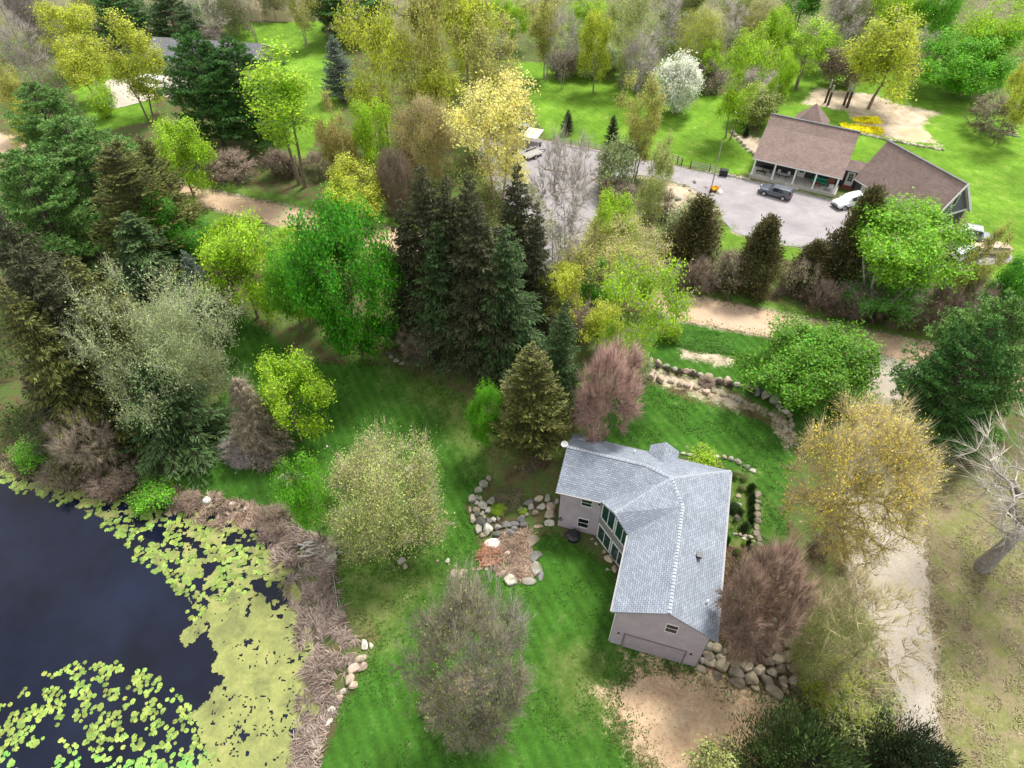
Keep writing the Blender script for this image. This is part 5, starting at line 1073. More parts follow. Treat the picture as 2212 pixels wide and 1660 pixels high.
for x,y,w_,h_,c in [(449,1082,18,14,'w'),(470,1081,12,9,'l'),(504,1090,15,11,'w'),(515,1097,12,10,'y'),(487,1092,14,9,'p'),(530,1101,10,9,'l'),(545,1103,12,6,'y'),(455,1095,12,8,'t'),(430,1075,12,8,'t')]: stone(ub,x,y,w_,h_,c)
sr=wall_of('shade_stones','grey stones edging the shaded bed under the dark spruces',(880,785),cat='stone edging')
for x,y,w_,h_,c in [(845,772,10,9,'g'),(857,780,14,9,'g'),(868,786,12,7,'g'),(890,785,12,8,'g'),(905,784,11,8,'g'),(947,788,12,13,'g'),(963,799,10,13,'g'),(920,787,9,6,'b'),(840,765,9,8,'g')]: stone(sr,x,y,w_,h_,c)
sv=wall_of('stone_edging','dark stones along the foot of the glass bay wall',(1320,1200),cat='stone edging')
for x,y,w_,h_,c in [(1305,1193,10,9,'t'),(1316,1209,20,15,'y'),(1328,1230,13,15,'t'),(1312,1231,9,6,'g'),(1288,1175,8,7,'g'),(1278,1165,7,6,'g')]: stone(sv,x,y,w_,h_,c)
bs=wall_of('boulder_group','few grey boulders under the lime tree left of the lawn boulders',(1355,750),cat='boulder group')
for x,y,w_,h_,c in [(1345,745,16,12,'l'),(1358,738,14,10,'g'),(1362,757,12,9,'l'),(1372,750,10,8,'t')]: stone(bs,x,y,w_,h_,c)
nbk=wall_of('stone_border','long thin pale stone border behind the brown-roofed garage',(1960,305),cat='stone border')
for k in range(26):
    f=k/25; stone(nbk,1850+f*185,289+f*36+rr.uniform(-1,1)-6*math.sin(f*3.1)*-.3,8,4,rr.choice('ltly'))
nbl=wall_of('stone_border','curved pale stone border left of the brown-roofed house',(1600,310),cat='stone border')
for x,y in [(1583,287),(1588,294),(1594,301),(1600,308),(1607,315),(1614,322),(1621,329),(1627,335)]: stone(nbl,x,y,9,6,rr.choice('lly'))
nb3=wall_of('stone_edging','low pale stones along the drive left of the white-posted porch',(1590,380),cat='stone edging')
for k in range(9): stone(nb3,1568+k*6,378+k*1.6+rr.uniform(-2,2),7,6,rr.choice('lgy'))
isl=wall_of('island_rocks','scattered rocks on the sandy island between the two driveways',(1480,425),cat='rocks')
for x,y,w_,h_,c in [(1465,432,13,8,'g'),(1478,402,9,6,'l'),(1415,425,8,10,'l'),(1500,395,8,6,'t'),(1510,420,9,7,'g'),(1500,435,10,7,'l'),(1525,405,8,6,'l'),(1538,423,9,7,'g'),(1450,410,7,5,'t'),(1520,432,12,9,'w'),(1490,412,7,5,'g')]: stone(isl,x,y,w_,h_,c)
t=stone(None,1555,417,15,13,'w'); t.name='boulder'; t['label']='pale round boulder at the foot of the tall pole'; t['category']='boulder'
# flat stones seen through the pale round tree
t=stone(None,885,1010,26,14,'l',flat=True); t.name='boulder'; t['label']='pale flat stone slab glimpsed behind the large round pale tree'; t['category']='boulder'
# ------------------------------------------------------------------ fire pit, grill, hose
fp=thing('fire_pit','round stone fire pit with ashes and paper on the lawn near the pond','fire pit',tuple(P(628,1040))); bpy.context.view_layer.update()
for k in range(15):
    a=k/15*6.283; p=P(628,1040); q=p+np.array([math.cos(a)*1.25,math.sin(a)*1.15,0]); X=proj((q[0],q[1],p[2]))
    stone(fp,X[0],X[1],8.5,7,rr.choice('lgtgy'))
m=MB(); n=16; m.poly([(0,0,.06)]+[(math.cos(i*6.283/n)*1.1,math.sin(i*6.283/n)*1.0,.03) for i in range(n)],[(0,1+i,1+(i+1)%n) for i in range(n)],M['ash']); m.build('ash_bed',fp)
m=MB(); m.box(-.55,.1,-.6,-.05,.08,.11,M['white'],Matrix.Rotation(.3,4,'Z')); m.build('paper_sheet',fp)
m=MB()
for a in (.2,1.1,2.0,2.7): m.tube([(math.cos(a)*.6+.15,math.sin(a)*.5,.1),(-math.cos(a)*.5+.15,-math.sin(a)*.4,.22)],.05,M['rust'],6)
m.build('charred_log',fp)
def on(px,py): return tuple(P(px,py))
g=thing('patio_cover','black octagonal covered fire table on the grass below the lower window','covered fire table',on(1238,1163),.2)
m=MB(); rings=[(.62,0),(.64,.35),(.72,.5),(.7,.58),(.42,.72),(.38,.74)]; n=8; vs=[(math.cos(k*6.283/n+.39)*r,math.sin(k*6.283/n+.39)*r,z) for r,z in rings for k in range(n)]
fs=[(i*n+k,i*n+(k+1)%n,(i+1)*n+(k+1)%n,(i+1)*n+k) for i in range(len(rings)-1) for k in range(n)]+[tuple(range((len(rings)-1)*n,len(rings)*n))]; m.poly(vs,fs,M['black']); m.build('cover',g)
m=MB()
for k in range(8): a=k*6.283/8+.39; m.tube([(math.cos(a)*.73,math.sin(a)*.73,.52),(math.cos(a)*.43,math.sin(a)*.43,.735)],.018,M['rubber'],4)
m.build('seam',g)
h=thing('garden_hose','coiled black hose hanging on the mauve wall','hose',(*(HO+HU*-6.9+HV*9.8),1.47),math.atan2(HU[1],HU[0]))
m=MB()
for s_ in (.17,.14,.19): m.tube([(math.cos(k*.4)*s_,-.04-.03*s_*5,math.sin(k*.4)*s_) for k in range(17)],.02,M['rubber'],5,False)
m.build('coil',h); m=MB(); m.box(-.04,.04,-.06,.03,.06,.22,M['dark']); m.build('hook',h)
g=thing('kettle_grill','black kettle grill in the bed behind the upper roof edge','grill',on(1540,1003),0)
m=MB(); rings=[(.05,.42),(.2,.47),(.29,.6),(.3,.72),(.29,.8),(.18,.95),(.04,1.0)]; n=12; m.poly([(math.cos(k*6.283/n)*r,math.sin(k*6.283/n)*r,z) for r,z in rings for k in range(n)],[(i*n+k,i*n+(k+1)%n,(i+1)*n+(k+1)%n,(i+1)*n+k) for i in range(6) for k in range(n)],M['black']); m.build('kettle',g,smooth=True)
for k in range(3): a=k*2.09; m=MB(); m.tube([(math.cos(a)*.2,math.sin(a)*.2,.5),(math.cos(a)*.38,math.sin(a)*.38,0)],.015,M['grey'],5); m.build('leg',g)
# garden bench against east wall
bn=thing('garden_bench','white metal garden bench against the right wall of the mauve house','bench',(*(HO+HU*7.75+HV*10.2),float(terrain(*(HO+HU*7.75+HV*10.2)))),math.atan2(HU[1],HU[0])+1.57)
m=MB(); 
for k in range(4): m.box(-.7,.7,-.22+k*.12,-.13+k*.12,.42,.45,M['white'])
m.build('seat',bn); m=MB()
for k in range(3): m.box(-.7,.7,.24,.27,.55+k*.13,.63+k*.13,M['white'])
m.build('backrest',bn)
for sx in (-.65,.65):
    m=MB(); m.beam((sx,-.2,0),(sx,-.2,.6),.05,.05,M['white'],up=(1,0,0)); m.beam((sx,.25,0),(sx,.25,.95),.05,.05,M['white'],up=(1,0,0)); m.beam((sx,-.22,.6),(sx,.27,.6),.05,.05,M['white']); m.build('leg',bn)
# small clipped evergreens in the beds
for x,y,w_,hh,c,l in [(595,880,22,1.3,'sg','dark green clipped conical shrub at the end of the hedge row'),(660,830,15,.9,'dk','small dark shrub right of the conical one'),(665,780,13,1.0,'sg','dark hedge shrub in the planting bed, nearest the flagstones'),(668,700,14,1.1,'sg','dark hedge shrub in the planting bed, middle of the row'),(668,620,14,1.1,'sg','dark hedge shrub in the planting bed, second from the top'),(670,560,15,1.1,'sg','dark hedge shrub in the planting bed, top of the row'),(660,460,20,1.2,'sg','green hedge shrub near the upper end of the planting bed'),(640,1040,11,.6,'dk','small dark shrub by the cream stones'),(652,1110,10,.6,'dk','small dark shrub below the cream stones'),(480,660,32,.7,'sg','spreading dark green ground cover shrub by the right wall'),(540,700,20,.6,'sg','dark green low shrub beside the pale boulder'),(400,1040,12,1.2,'mg','green upright shrub hard against the right wall')]:
    X,Y=ZE(x,y); p=P(X,Y); q=proj(p)[2]; place('juniper' if hh>1.25 else 'round_juniper',tuple(p),w_*q/FPX/2,hh,c,'dark',l,'shrub')
for x,y,w_,hh,c,wd,l in [(500,780,38,.7,'brown','mauve','leafless brown shrub in the planting bed by the bench'),(585,1050,24,.6,'lg','brown','small lime green perennial in the planting bed'),(490,300,45,.8,'ol','brown','olive shrub behind the right corner of the mauve house'),(600,330,50,.8,'ol','brown','olive shrub above the hedge row'),(560,440,40,.7,'ol','brown','low olive shrub in the upper planting bed'),(520,1150,50,.8,'ol','brown','olive brush at the lower end of the planting bed')]:
    X,Y=ZE(x,y); p=P(X,Y); q=proj(p)[2]; place('bush' if c!='brown' else 'twiggy',tuple(p),w_*.1953*2*q/FPX/2,hh,c,wd,l,'shrub')
X,Y=Z6(560,600); p=P(X,Y); place('bush',tuple(p),.8,.9,'lg','brown','bright lime green plant among the terraced boulders','shrub')
X,Y=Z6(850,630); p=P(X,Y); place('bush',tuple(p),.45,.5,'lg','brown','small lime green plant near the dark terrace slabs','shrub')
X,Y=Z6(700,480); p=P(X,Y); place('twiggy',tuple(p),1.6,.8,'ol','brown','low olive brush on the rock terrace','shrub')
X,Y=Z6(1030,200); p=P(1145,1020); place('twiggy',tuple(p),1.0,2.2,'rust','brown','orange-brown dead lower bough by the left corner of the mauve house','shrub')
for (x,y),l in zip([(800,380),(650,290),(505,270),(365,240),(945,390),(250,195),(1285,480),(1060,410)],['round dark brown shrub between the two boulder rows','small dark red-brown shrub under the tan upper boulders','small dark shrub at the fifth upper boulder','small dark shrub near the left end of the boulder rows','dark red-brown shrub in the middle of the boulder rows','dark shrub at the far left end of the boulder rows','dark narrow shrub left of the big grey boulder','small brown shrub below the large tan boulder']):
    X,Y=Z8(x,y); p=P(X,Y); place('twiggy' if x!=800 else 'dome',tuple(p),.45 if x!=800 else .9,.8,'dark' if x!=800 else 'brown','dark',l,'shrub')
# ------------------------------------------------------------------ vehicles
def car(name,label,front,rear,body,near=None,L=4.8,Wd=1.9,Ht=1.72,kind='suv',cat='car',roofc=None):
    a=P(*front); b=P(*rear); d=(a-b)[:2]; d/=np.linalg.norm(d); c=(a+b)[:2]/2
    if near: nrm=np.array([-d[1],d[0]]); nrm=nrm if nrm@(-c)<0 else -nrm; c=c+nrm*(Wd/2-.1)
    t=thing(name,label,cat,(c[0],c[1],float(terrain(*c))),math.atan2(d[1],d[0]))
    pm=M[body]; hw=Wd/2; s=L/4.8
    hood=1.05 if kind!='wagon' else .95
    # stations: x, lower z, belt z, top z, top half width factor
    if kind=='suv': ST=[(-2.4,.5,.95,1.0,.80),(-2.32,.38,1.08,1.55,.70),(-2.05,.33,1.12,Ht-.03,.72),(-.6,.3,1.1,Ht,.76),(.35,.3,1.08,Ht-.06,.76),(1.05,.3,1.06,1.12,.82),(1.9,.32,1.0,1.04,.80),(2.3,.36,.86,.9,.74),(2.4,.46,.7,.74,.66)]
    elif kind=='wagon': ST=[(-2.4,.45,.85,.9,.84),(-2.3,.35,.98,1.25,.74),(-2.0,.32,1.0,1.42,.76),(-.4,.3,1.0,1.45,.78),(.2,.3,.98,1.38,.76),(.75,.3,.96,1.0,.86),(2.0,.33,.92,.95,.86),(2.35,.36,.85,.87,.84),(2.42,.45,.7,.74,.82)]
    else: ST=[(-2.4,.5,1.0,1.02,.9),(-2.3,.4,1.05,1.7,.84),(-1.2,.35,1.06,Ht,.85),(.3,.35,1.06,Ht,.84),(.65,.35,1.06,1.12,.84),(2.2,.38,1.0,1.03,.7),(2.35,.45,.8,.84,.66)]
    vs=[];n=10
    for x,zl,zb,zt,tf in ST:
        bw=hw*(1 if -2.2<x<2.1 else .93 if abs(x)<2.36 else .82)
        sec=[(bw*.8,zl),(bw*.98,zl+.12),(bw,(zl+zb)/2),(bw*.97,zb),(hw*tf,max(zt-.05,zb+.02)),(hw*tf*.8,zt)]
        ring=[(x*s,-y,z) for y,z in sec]+[(x*s,y,z) for y,z in sec[::-1]]; vs+=ring
    n=12; fs=[]
    for i in range(len(ST)-1):
        for k in range(n): fs.append((i*n+k,(i+1)*n+k,(i+1)*n+(k+1)%n,i*n+(k+1)%n))
    fs+=[tuple(range(n)),tuple(range((len(ST)-1)*n,len(ST)*n))[::-1]]
    m=MB(); m.poly(vs,[f[::-1] for f in fs],pm); m.build('body',t,smooth=False,bevel=.04)
    V=lambda i,k:Vector(vs[i*n+k])
    def glass(idx,nm,inset=.1):   # quad between stations, a hair outside
        m=MB(); c=sum(idx,Vector())/4; nn=(idx[1]-idx[0]).cross(idx[3]-idx[0]).normalized()
        if nn.dot(c-Vector((0,0,.8)))<0: nn=-nn
        q=[p+(c-p)*inset+nn*.018 for p in idx]; m.face(q,M['carglass']); m.face([p-nn*.012 for p in q][::-1],M['carglass']); m.build(nm,t)
    wi=[i for i,sn in enumerate(ST) if sn[3]>1.3]; a0,a1=wi[0],wi[-1]
    for i in range(a0,a1):
        for (k0,k1) in ((3,4),(8,7)): glass([V(i,k0),V(i+1,k0),V(i+1,k1),V(i,k1)],'side_window',.13)
    glass([V(a1,4),V(a1+1,4),V(a1+1,7),V(a1,7)],'windscreen',.08); glass([V(a0-1,4),V(a0,4),V(a0,7),V(a0-1,7)],'rear_window',.12)
    for x in (1.45,-1.42):
        for sg in (-1,1):
            m=MB(); y=sg*(hw-.11); r=.37; m.tube([(x*s,y-.12,r),(x*s,y+.12,r)],r,M['rubber'],18); wh=m.build('wheel',t)
            m=MB(); m.tube([(x*s,y+sg*.122,r),(x*s,y+sg*.14,r)],.24,M['rim'],12)
            for k in range(5): a=k*1.2566; m.beam((x*s+math.cos(a)*.05,y+sg*.145,r+math.sin(a)*.05),(x*s+math.cos(a)*.22,y+sg*.145,r+math.sin(a)*.22),.05,.02,M['lightmetal'],up=(0,1,0))
            m.build('rim',wh)
            m=MB(); pts=[(x*s+math.cos(a)*.42,sg*(hw+.0),.37+math.sin(a)*.42) for a in np.linspace(.1,3.04,9)]; m.tube(pts,.035,M['black'],5); m.build('wheel_arch',t)
    for sg in (-1,1):
        m=MB(); m.box(2.27*s,2.42*s,sg*hw*.62-.18,sg*hw*.62+.18,.72,.86,M['lamp']); m.build('headlight',t,bevel=.02)
        m=MB(); m.box(-2.43*s,-2.3*s,sg*hw*.78-.09,sg*hw*.78+.09,.85,1.1,M['red']); m.build('taillight',t,bevel=.02)
        m=MB(); m.box(.78*s,.92*s,sg*(hw+.1)-.08,sg*(hw+.1)+.08,1.08,1.22,pm); m.build('wing_mirror',t,bevel=.02)
    m=MB(); m.box(2.36*s,2.46*s,-hw*.42,hw*.42,.62,.82,M['black']); 
    for k in range(3): m.box(2.45*s,2.475*s,-hw*.42,hw*.42,.65+k*.055,.67+k*.055,M['lightmetal'])
    m.build('grille',t)
    m=MB(); m.box(2.3*s,2.52*s,-hw*.85,hw*.85,.36,.54,M['dark'] if body!='p_red' else M['lightmetal']); m.build('front_bumper',t,bevel=.04)
    m=MB(); m.box(-2.52*s,-2.3*s,-hw*.85,hw*.85,.4,.6,M['dark'] if kind!='wagon' else M['lightmetal']); m.build('rear_bumper',t,bevel=.04)
    if kind in('suv','jeep'):
        for sg in (-1,1): m=MB(); m.tube([(-1.9*s,sg*hw*.62,Ht+.0),(-1.8*s,sg*hw*.62,Ht+.06),(.1*s,sg*hw*.62,Ht+.05),(.2*s,sg*hw*.62,Ht-.02)],.02,M['black'],5); m.build('roof_rail',t)
    if roofc:
        m=MB(); m.box(-2.1*s,.25*s,-hw*.82,hw*.82,Ht-.02,Ht+.05,M[roofc]); m.build('roof_panel',t,bevel=.03)
    return t
for nm,c in dict(p_slate=(.07,.085,.12),p_white=(.72,.73,.74),p_red=(.42,.12,.07),p_grey=(.25,.27,.29),p_blue=(.15,.3,.42),p_tan=(.58,.42,.30)).items(): M[nm]=paint(nm,c)
car('sport_utility_car','dusty slate grey SUV parked parallel to the white-posted porch',(1648,422.5),(1690.5,434),'p_slate',near=True)
car('sport_utility_car','white SUV parked nose-out in front of the brown-roofed garage',(1797,452),(1862,436),'p_white',L=4.9,Wd=1.95,Ht=1.85)
car('station_wagon','tan and red old station wagon parked behind the thin yellow-green tree',(2098,544),(2170,548),'p_tan',L=5.0,kind='wagon',Ht=1.45,cat='wagon')
car('off_road_car','grey off-road car with flat black-edged roof beside the big green tree',(2130,524),(2083,514),'p_grey',L=4.2,kind='jeep',Ht=1.85,roofc='grey')
car('pickup','small white car half hidden below the big green tree near the wagon',(2096,553),(2070,560),'p_white',L=4.5,cat='car')
car('van','white van under the golden yellow tree, left of the trailer',(1102,308),(1070,292),'p_white',L=5.0,Ht=2.0,kind='jeep',cat='van')
car('sport_utility_car','silver grey car under the golden yellow tree nearest the field',(1098,292),(1135,290),'p_grey')
car('sedan','pale blue car at the left end under the golden yellow tree',(1062,284),(1036,276),'p_blue',kind='wagon',Ht=1.45)
car('sedan','white car parked on the pale concrete driveway, farther back',(345,178),(310,180),'p_white',kind='wagon',Ht=1.5)
car('sedan','pale car parked on the pale concrete driveway, nearer the road',(336,197),(302,194),'p_white',kind='wagon',Ht=1.5)
# trailers
def trailer(label,c,hd,L,Wd,z,mat,sides=.0):
    a=P(*c); b=P(*hd); d=(b-a)[:2]; t=thing('trailer',label,'trailer',tuple(a),math.atan2(d[1],d[0]))
    m=MB(); m.box(-L/2,L/2,-Wd/2,Wd/2,z,z+.1,mat); m.build('deck',t)
    m=MB()
    for y in (-Wd/2,Wd/2): m.beam((-L/2,y,z+.12+sides),(L/2,y,z+.12+sides),.07,.07,M['lightmetal'])
    if sides:
        for x in np.linspace(-L/2,L/2,5):
            for y in (-Wd/2,Wd/2): m.beam((x,y,z),(x,y,z+.12+sides),.05,.05,M['lightmetal'],up=(1,0,0))
    m.build('side_rail',t)
    m=MB(); m.beam((L/2,-Wd/4,z),(L/2+1.2,0,z-.05),.08,.08,M['dark']); m.beam((L/2,Wd/4,z),(L/2+1.2,0,z-.05),.08,.08,M['dark']); m.tube([(L/2+1.1,0,0),(L/2+1.1,0,z)],.04,M['dark'],6); m.build('drawbar',t)
    for sg in (-1,1): m=MB(); m.tube([(-.2,sg*(Wd/2+.02),.35),(-.2,sg*(Wd/2+.24),.35)],.35,M['rubber'],14); w=m.build('wheel',t); m=MB(); m.tube([(-.2,sg*(Wd/2+.24),.35),(-.2,sg*(Wd/2+.26),.35)],.18,M['lightmetal'],10); m.build('rim',w)
    return t
M['deck']=mat_plain('weathered_white_deck',(.62,.6,.52),.8,n=.3,scale=2)
trailer('pale flat-decked trailer standing on the grey lot right of the golden tree',(1151,312),(1158,303),3.6,2.6,1.9,M['deck'])
trailer('low utility trailer with white fenders at the edge of the grey lot',(1150,338),(1175,328),3.2,1.9,.45,M['gwood'],.35)
# garden tractor
t=thing('garden_tractor','small black garden tractor under the golden tree','tractor',on(1107,333),.6)
m=MB(); m.box(-.2,.8,-.3,.3,.35,.75,M['black']); m.build('hood',t,bevel=.05); m=MB(); m.box(-.75,-.25,-.25,.25,.55,.65,M['black']); m.box(-.8,-.7,-.25,.25,.65,1.0,M['black']); m.build('seat',t); m=MB(); m.tube([(0,0,.7),(-.2,0,1.0)],.03,M['dark'],6); m.tube([(-.2+.16*math.cos(k*.5)*.4,.16*math.sin(k*.5),1.0+.12*math.cos(k*.5)) for k in range(14)],.02,M['black'],5); m.build('steering_wheel',t)
for x,r in ((.6,.2),(-.55,.33)):
    for sg in (-1,1): m=MB(); m.tube([(x,sg*.35,r),(x,sg*.55,r)],r,M['rubber'],12); m.build('wheel',t)
# cross-bar post
a=P(1197,417); t=thing('timber_gatepost','upright timber post with a long horizontal beam by the grey parking lot','post',tuple(a),-.25); m=MB(); m.tube([(0,0,-.2),(0,0,3.6)],[.16,.12],M['wood'],8); m.build('upright',t); m=MB(); m.tube([(-1.7,0,3.72),(1.9,0,3.72)],.12,M['wood'],8); m.build('crossbeam',t)
# canoe and log
a=P(1315,370); t=thing('canoe','pale green overturned canoe beside the island bush','canoe',tuple(a),-.1); m=MB(); K=11; vs=[]; 
for i in range(K):
    x=-2.2+4.4*i/(K-1); wv_=.45*math.sqrt(max(.0,1-(x/2.25)**2)); zt=.42+.12*(x/2.2)**4
    vs+=[(x,-wv_,.05),(x,-wv_*.8,zt*.6),(x,0,zt),(x,wv_*.8,zt*.6),(x,wv_,.05)]
m.poly(vs,[(i*5+k,i*5+k+1,(i+1)*5+k+1,(i+1)*5+k) for i in range(K-1) for k in range(4)],mat_plain('canoe_green',(.22,.33,.28),.5)); m.build('hull',t,smooth=True); m=MB(); m.beam((-2.2,0,.5),(2.2,0,.5),.05,.04,M['lightmetal']); m.build('keel',t)
def log(label,a,b,r,mt,lift=0,name='log'):
    p=P(*a); q=P(*b); p[2]+=r*.8+lift; q[2]+=r*.8+lift; c=(p+q)/2; t=thing(name,label,'log',tuple(c)); m=MB(); n=6; pts=[tuple((p-c)*(1-k/n)+(q-c)*k/n+np.array([0,0,.04*math.sin(k*2.1)])) for k in range(n+1)]; m.tube(pts,[r*(1-.05*k) for k in range(n+1)],mt,8); m.build('trunk',t); m=MB(); m.tube([Vector(pts[0])*1.001,Vector(pts[0])*1.01],r*.9,M['palewood'],8); m.build('cut_end',t); return t
log('pinkish log lying at the edge of the grey lot beside the island',(1280,391),(1303,378),.22,M['wood'])
log('long pale log nearest the edge of the field by the grey bush',(2118,271),(2155,283),.2,M['gwood'])
for k,(a,b,l) in enumerate([((2155,286),(2200,291),'upper pale board in the timber pile by the grey bush'),((2160,290),(2205,297),'lower pale board in the timber pile by the grey bush'),((2165,283),(2195,287),'short brown board on the timber pile by the grey bush')]): log(l,a,b,.14,[M['palewood'],M['gwood'],M['wood']][k],name='timber')
log('thin bare white branch lying on the pond bank by the green tree',(628,1152),(646,1138),.05,M['gwood'],.1,'branch')
log('thin pale stick on the upper pond bank',(560,1103),(618,1124),.05,M['gwood'],.1,'branch')
log('white stick in the grass right of the pond bank boulders',(748,1213),(757,1207),.05,M['gwood'],.05,'branch')
# driftwood
t=thing('driftwood','twisted grey driftwood root beside the large pond bank boulder','driftwood',on(690,1190)); m=MB(); r9=random.Random(3)
for k in range(9):
    x0=r9.uniform(-2.2,-.5); pts=[]; y=r9.uniform(-.8,.8)
    for j in range(6): pts.append((x0+j*.75,y+.5*math.sin(j*.8+k)+.35*j*.4,.15+.25*abs(math.sin(j+k)))) 
    m.tube(pts,[.10,.09,.08,.06,.05,.02],M['gwood'],6)
m.build('roots',t)
# edging cable / thin rope line
a=P(720,1240); b=P(735,1345); t=thing('lawn_edging_cord','thin pale cord along the lawn edge above the reeds','cord',tuple(a)); m=MB(); m.tube([(0,0,.15),tuple((b-a)/2+np.array([0,0,.2])),tuple(b-a+np.array([0,0,.15]))],.02,M['white'],4); m.build('cord',t)
# fences
def rail_fence(label,pts,mat,hh=1.1):
    P3=[P(*p) for p in pts]; t=thing('rail_fence',label,'fence',tuple(P3[0])); o=P3[0]
    for p in P3: m=MB(); q=p-o; m.box(q[0]-.07,q[0]+.07,q[1]-.07,q[1]+.07,q[2]-.2,q[2]+hh+.12,mat); m.build('post',t)
    for a,b in zip(P3[:-1],P3[1:]):
        for z in (.4,.75,1.08): m=MB(); m.beam(tuple(a-o+[0,-.09,z]),tuple(b-o+[0,-.09,z]),.05,.12,M['gwood']); m.build('rail',t)
    return t
rail_fence('grey three-rail wooden fence along the far side of the grey lot',[(1196,308.5),(1233,316.5),(1271.5,322.5),(1309,329)],M['darkwood'])
rail_fence('short rail fence piece behind the pale sapling pair',[(1442,347),(1463,352),(1472,357)],M['darkwood'])
rail_fence('dark rail fence piece left of the tall pole',[(1491,363),(1532,371),(1554,378)],M['darkwood'])
A=P(535,47); B=P(627,47); t=thing('stockade_fence','tan wooden privacy fence at the far side of the upper lawn','fence',tuple(A)); nb_=3
for k in range(nb_):
    a=A+(B-A)*(k/nb_+.01); b=A+(B-A)*((k+1)/nb_-.01); a[1]+=[0,.8,.3][k]; b[1]+=[.3,.2,-.4][k]; d=b-a; L=np.linalg.norm(d[:2])
    pn=MB(); pn.beam(tuple(a-A+[0,.08,.6]),tuple(b-A+[0,.08,.6]),.06,.12,M['palewood']); pn.beam(tuple(a-A+[0,.08,1.8]),tuple(b-A+[0,.08,1.8]),.06,.12,M['palewood']); pn=pn.build('panel',t)
    nbd=int(L/.3)
    for j in range(nbd):
        f0=a+d*(j/nbd)-A; f1=a+d*((j+.93)/nbd)-A; m=MB(); hh=2.3+.06*math.sin(j*1.7); m.poly([(*f0[:2],0),(*f1[:2],0),(*f1[:2],hh),(*f0[:2],hh),(f0[0],f0[1]+.03,0),(f1[0],f1[1]+.03,0),(f1[0],f1[1]+.03,hh),(f0[0],f0[1]+.03,hh)],[(0,1,2,3),(7,6,5,4),(3,2,6,7),(0,3,7,4),(1,5,6,2)],M['palewood']); m.build('board',pn)
P3=[P(*p) for p in ((186,148),(212,138),(238,131),(264,124),(300,112),(330,100))]; t=thing('mesh_fence','grey wire mesh fence along the small lawn at the upper left','fence',tuple(P3[0])); o=P3[0]
for p in P3: m=MB(); q=p-o; m.tube([(q[0],q[1],q[2]-.1),(q[0],q[1],q[2]+1.6)],.05,M['grey'],6); m.build('post',t)
m=MB()
for a,b in zip(P3[:-1],P3[1:]):
    m.tube([tuple(a-o+[0,0,1.55]),tuple(b-o+[0,0,1.55])],.04,M['grey'],5)
    for z in np.arange(.15,1.5,.2): m.tube([tuple(a-o+[0,0,z]),tuple(b-o+[0,0,z])],.012,M['grey'],3)
    for f in np.linspace(0,1,12): q=a-o+(b-a)*f; m.tube([(q[0],q[1],q[2]),(q[0],q[1],q[2]+1.5)],.012,M['grey'],3)
m.build('mesh',t)
# pole, posts
a=P(1534,417); t=thing('flag_pole','tall thin pale pole beside the driveway left of the porch','pole',tuple(a)); m=MB(); m.tube([(0,0,-.2),(0,0,4),(0,0,8.4)],[.11,.09,.06],M['gwood'],8); m.build('shaft',t); m=MB(); m.tube([(0,0,8.4),(0.05,0,10.0)],[.02,.01],M['dark'],5); m.build('tip',t); m=MB(); m.tube([(0,0,0),(0,0,.7)],.16,M['darkwood'],8); m.build('base',t)
t=thing('toy_dumper','yellow plastic cart at the foot of the tall pole','cart',on(1542,414),.4); m=MB(); m.poly([(-.5,-.35,.3),(.5,-.35,.3),(.5,.35,.3),(-.5,.35,.3),(-.65,-.45,.75),(.6,-.45,.7),(.6,.45,.7),(-.65,.45,.75)],[(3,2,1,0),(0,1,5,4),(1,2,6,5),(2,3,7,6),(3,0,4,7)],M['yellow']); m.build('tub',t)
for sg in (-1,1): m=MB(); m.tube([(-.3,sg*.38,.2),(-.3,sg*.46,.2)],.2,M['rubber'],12); m.build('wheel',t)
m=MB(); m.tube([(.5,-.3,.5),(1.1,0,.8),(.5,.3,.5)],.025,M['black'],5); m.build('handle',t)
t=thing('storage_box','black storage box at the drive edge near the dark rail fence','box',on(1562,380),-.3); m=MB(); m.box(-.6,.6,-.35,.35,0,1.0,M['black']); m.build('body',t,bevel=.03); m=MB(); m.box(-.64,.64,-.39,.39,1.0,1.1,M['black']); m.build('lid',t,bevel=.03)
for (x,y,hh,r),l in zip([(1782,222,4.2,.22),(1788,227,3.6,.24),(1822,228,4.0,.24),(1829,233,4.6,.26)],['leftmost weathered upright log post in the sandy clearing','second upright log post from the left in the sandy clearing','third upright log post in the sandy clearing','rightmost and tallest dark upright log post in the sandy clearing']):
    t=thing('timber_post',l,'post',on(x,y)); m=MB(); m.tube([(0,0,-.2),(0,0,hh*.65)],[r,r*.9],M['darkwood'],9); m.build('shaft',t); m=MB(); m.tube([(0,0,hh*.65),(0,0,hh)],[r*.9,r*.8],M['gwood'],9); m.build('top',t)
a=P(48,108); t=thing('utility_pole','pale pole with a grey transformer can above the left pines','utility pole',tuple(a)); m=MB(); m.tube([(0,0,-.2),(0,0,11)],[.17,.11],M['gwood'],8); m.build('shaft',t); m=MB(); m.tube([(.4,0,8.6),(.4,0,9.7)],.28,M['lightmetal'],12); m.build('transformer',t); m=MB(); m.beam((-1,0,10.4),(1,0,10.4),.1,.12,M['wood']); m.build('crossarm',t)
a=P(1086,186); t=thing('bird_box','brown wooden box on a post at the left edge of the field','bird box',tuple(a)); m=MB(); m.box(-.06,.06,-.06,.06,0,1.4,M['wood']); m.build('post',t); m=MB(); m.box(-.4,.4,-.35,.35,1.4,2.2,M['palewood']); m.build('box',t); m=MB(); m.poly([(-.5,-.45,2.2),(.5,-.45,2.2),(.5,.45,2.2),(-.5,.45,2.2),(-.5,0,2.6),(.5,0,2.6)],[(0,1,5,4),(2,3,4,5),(0,4,3),(1,2,5)],M['wood']); m.build('roof',t)
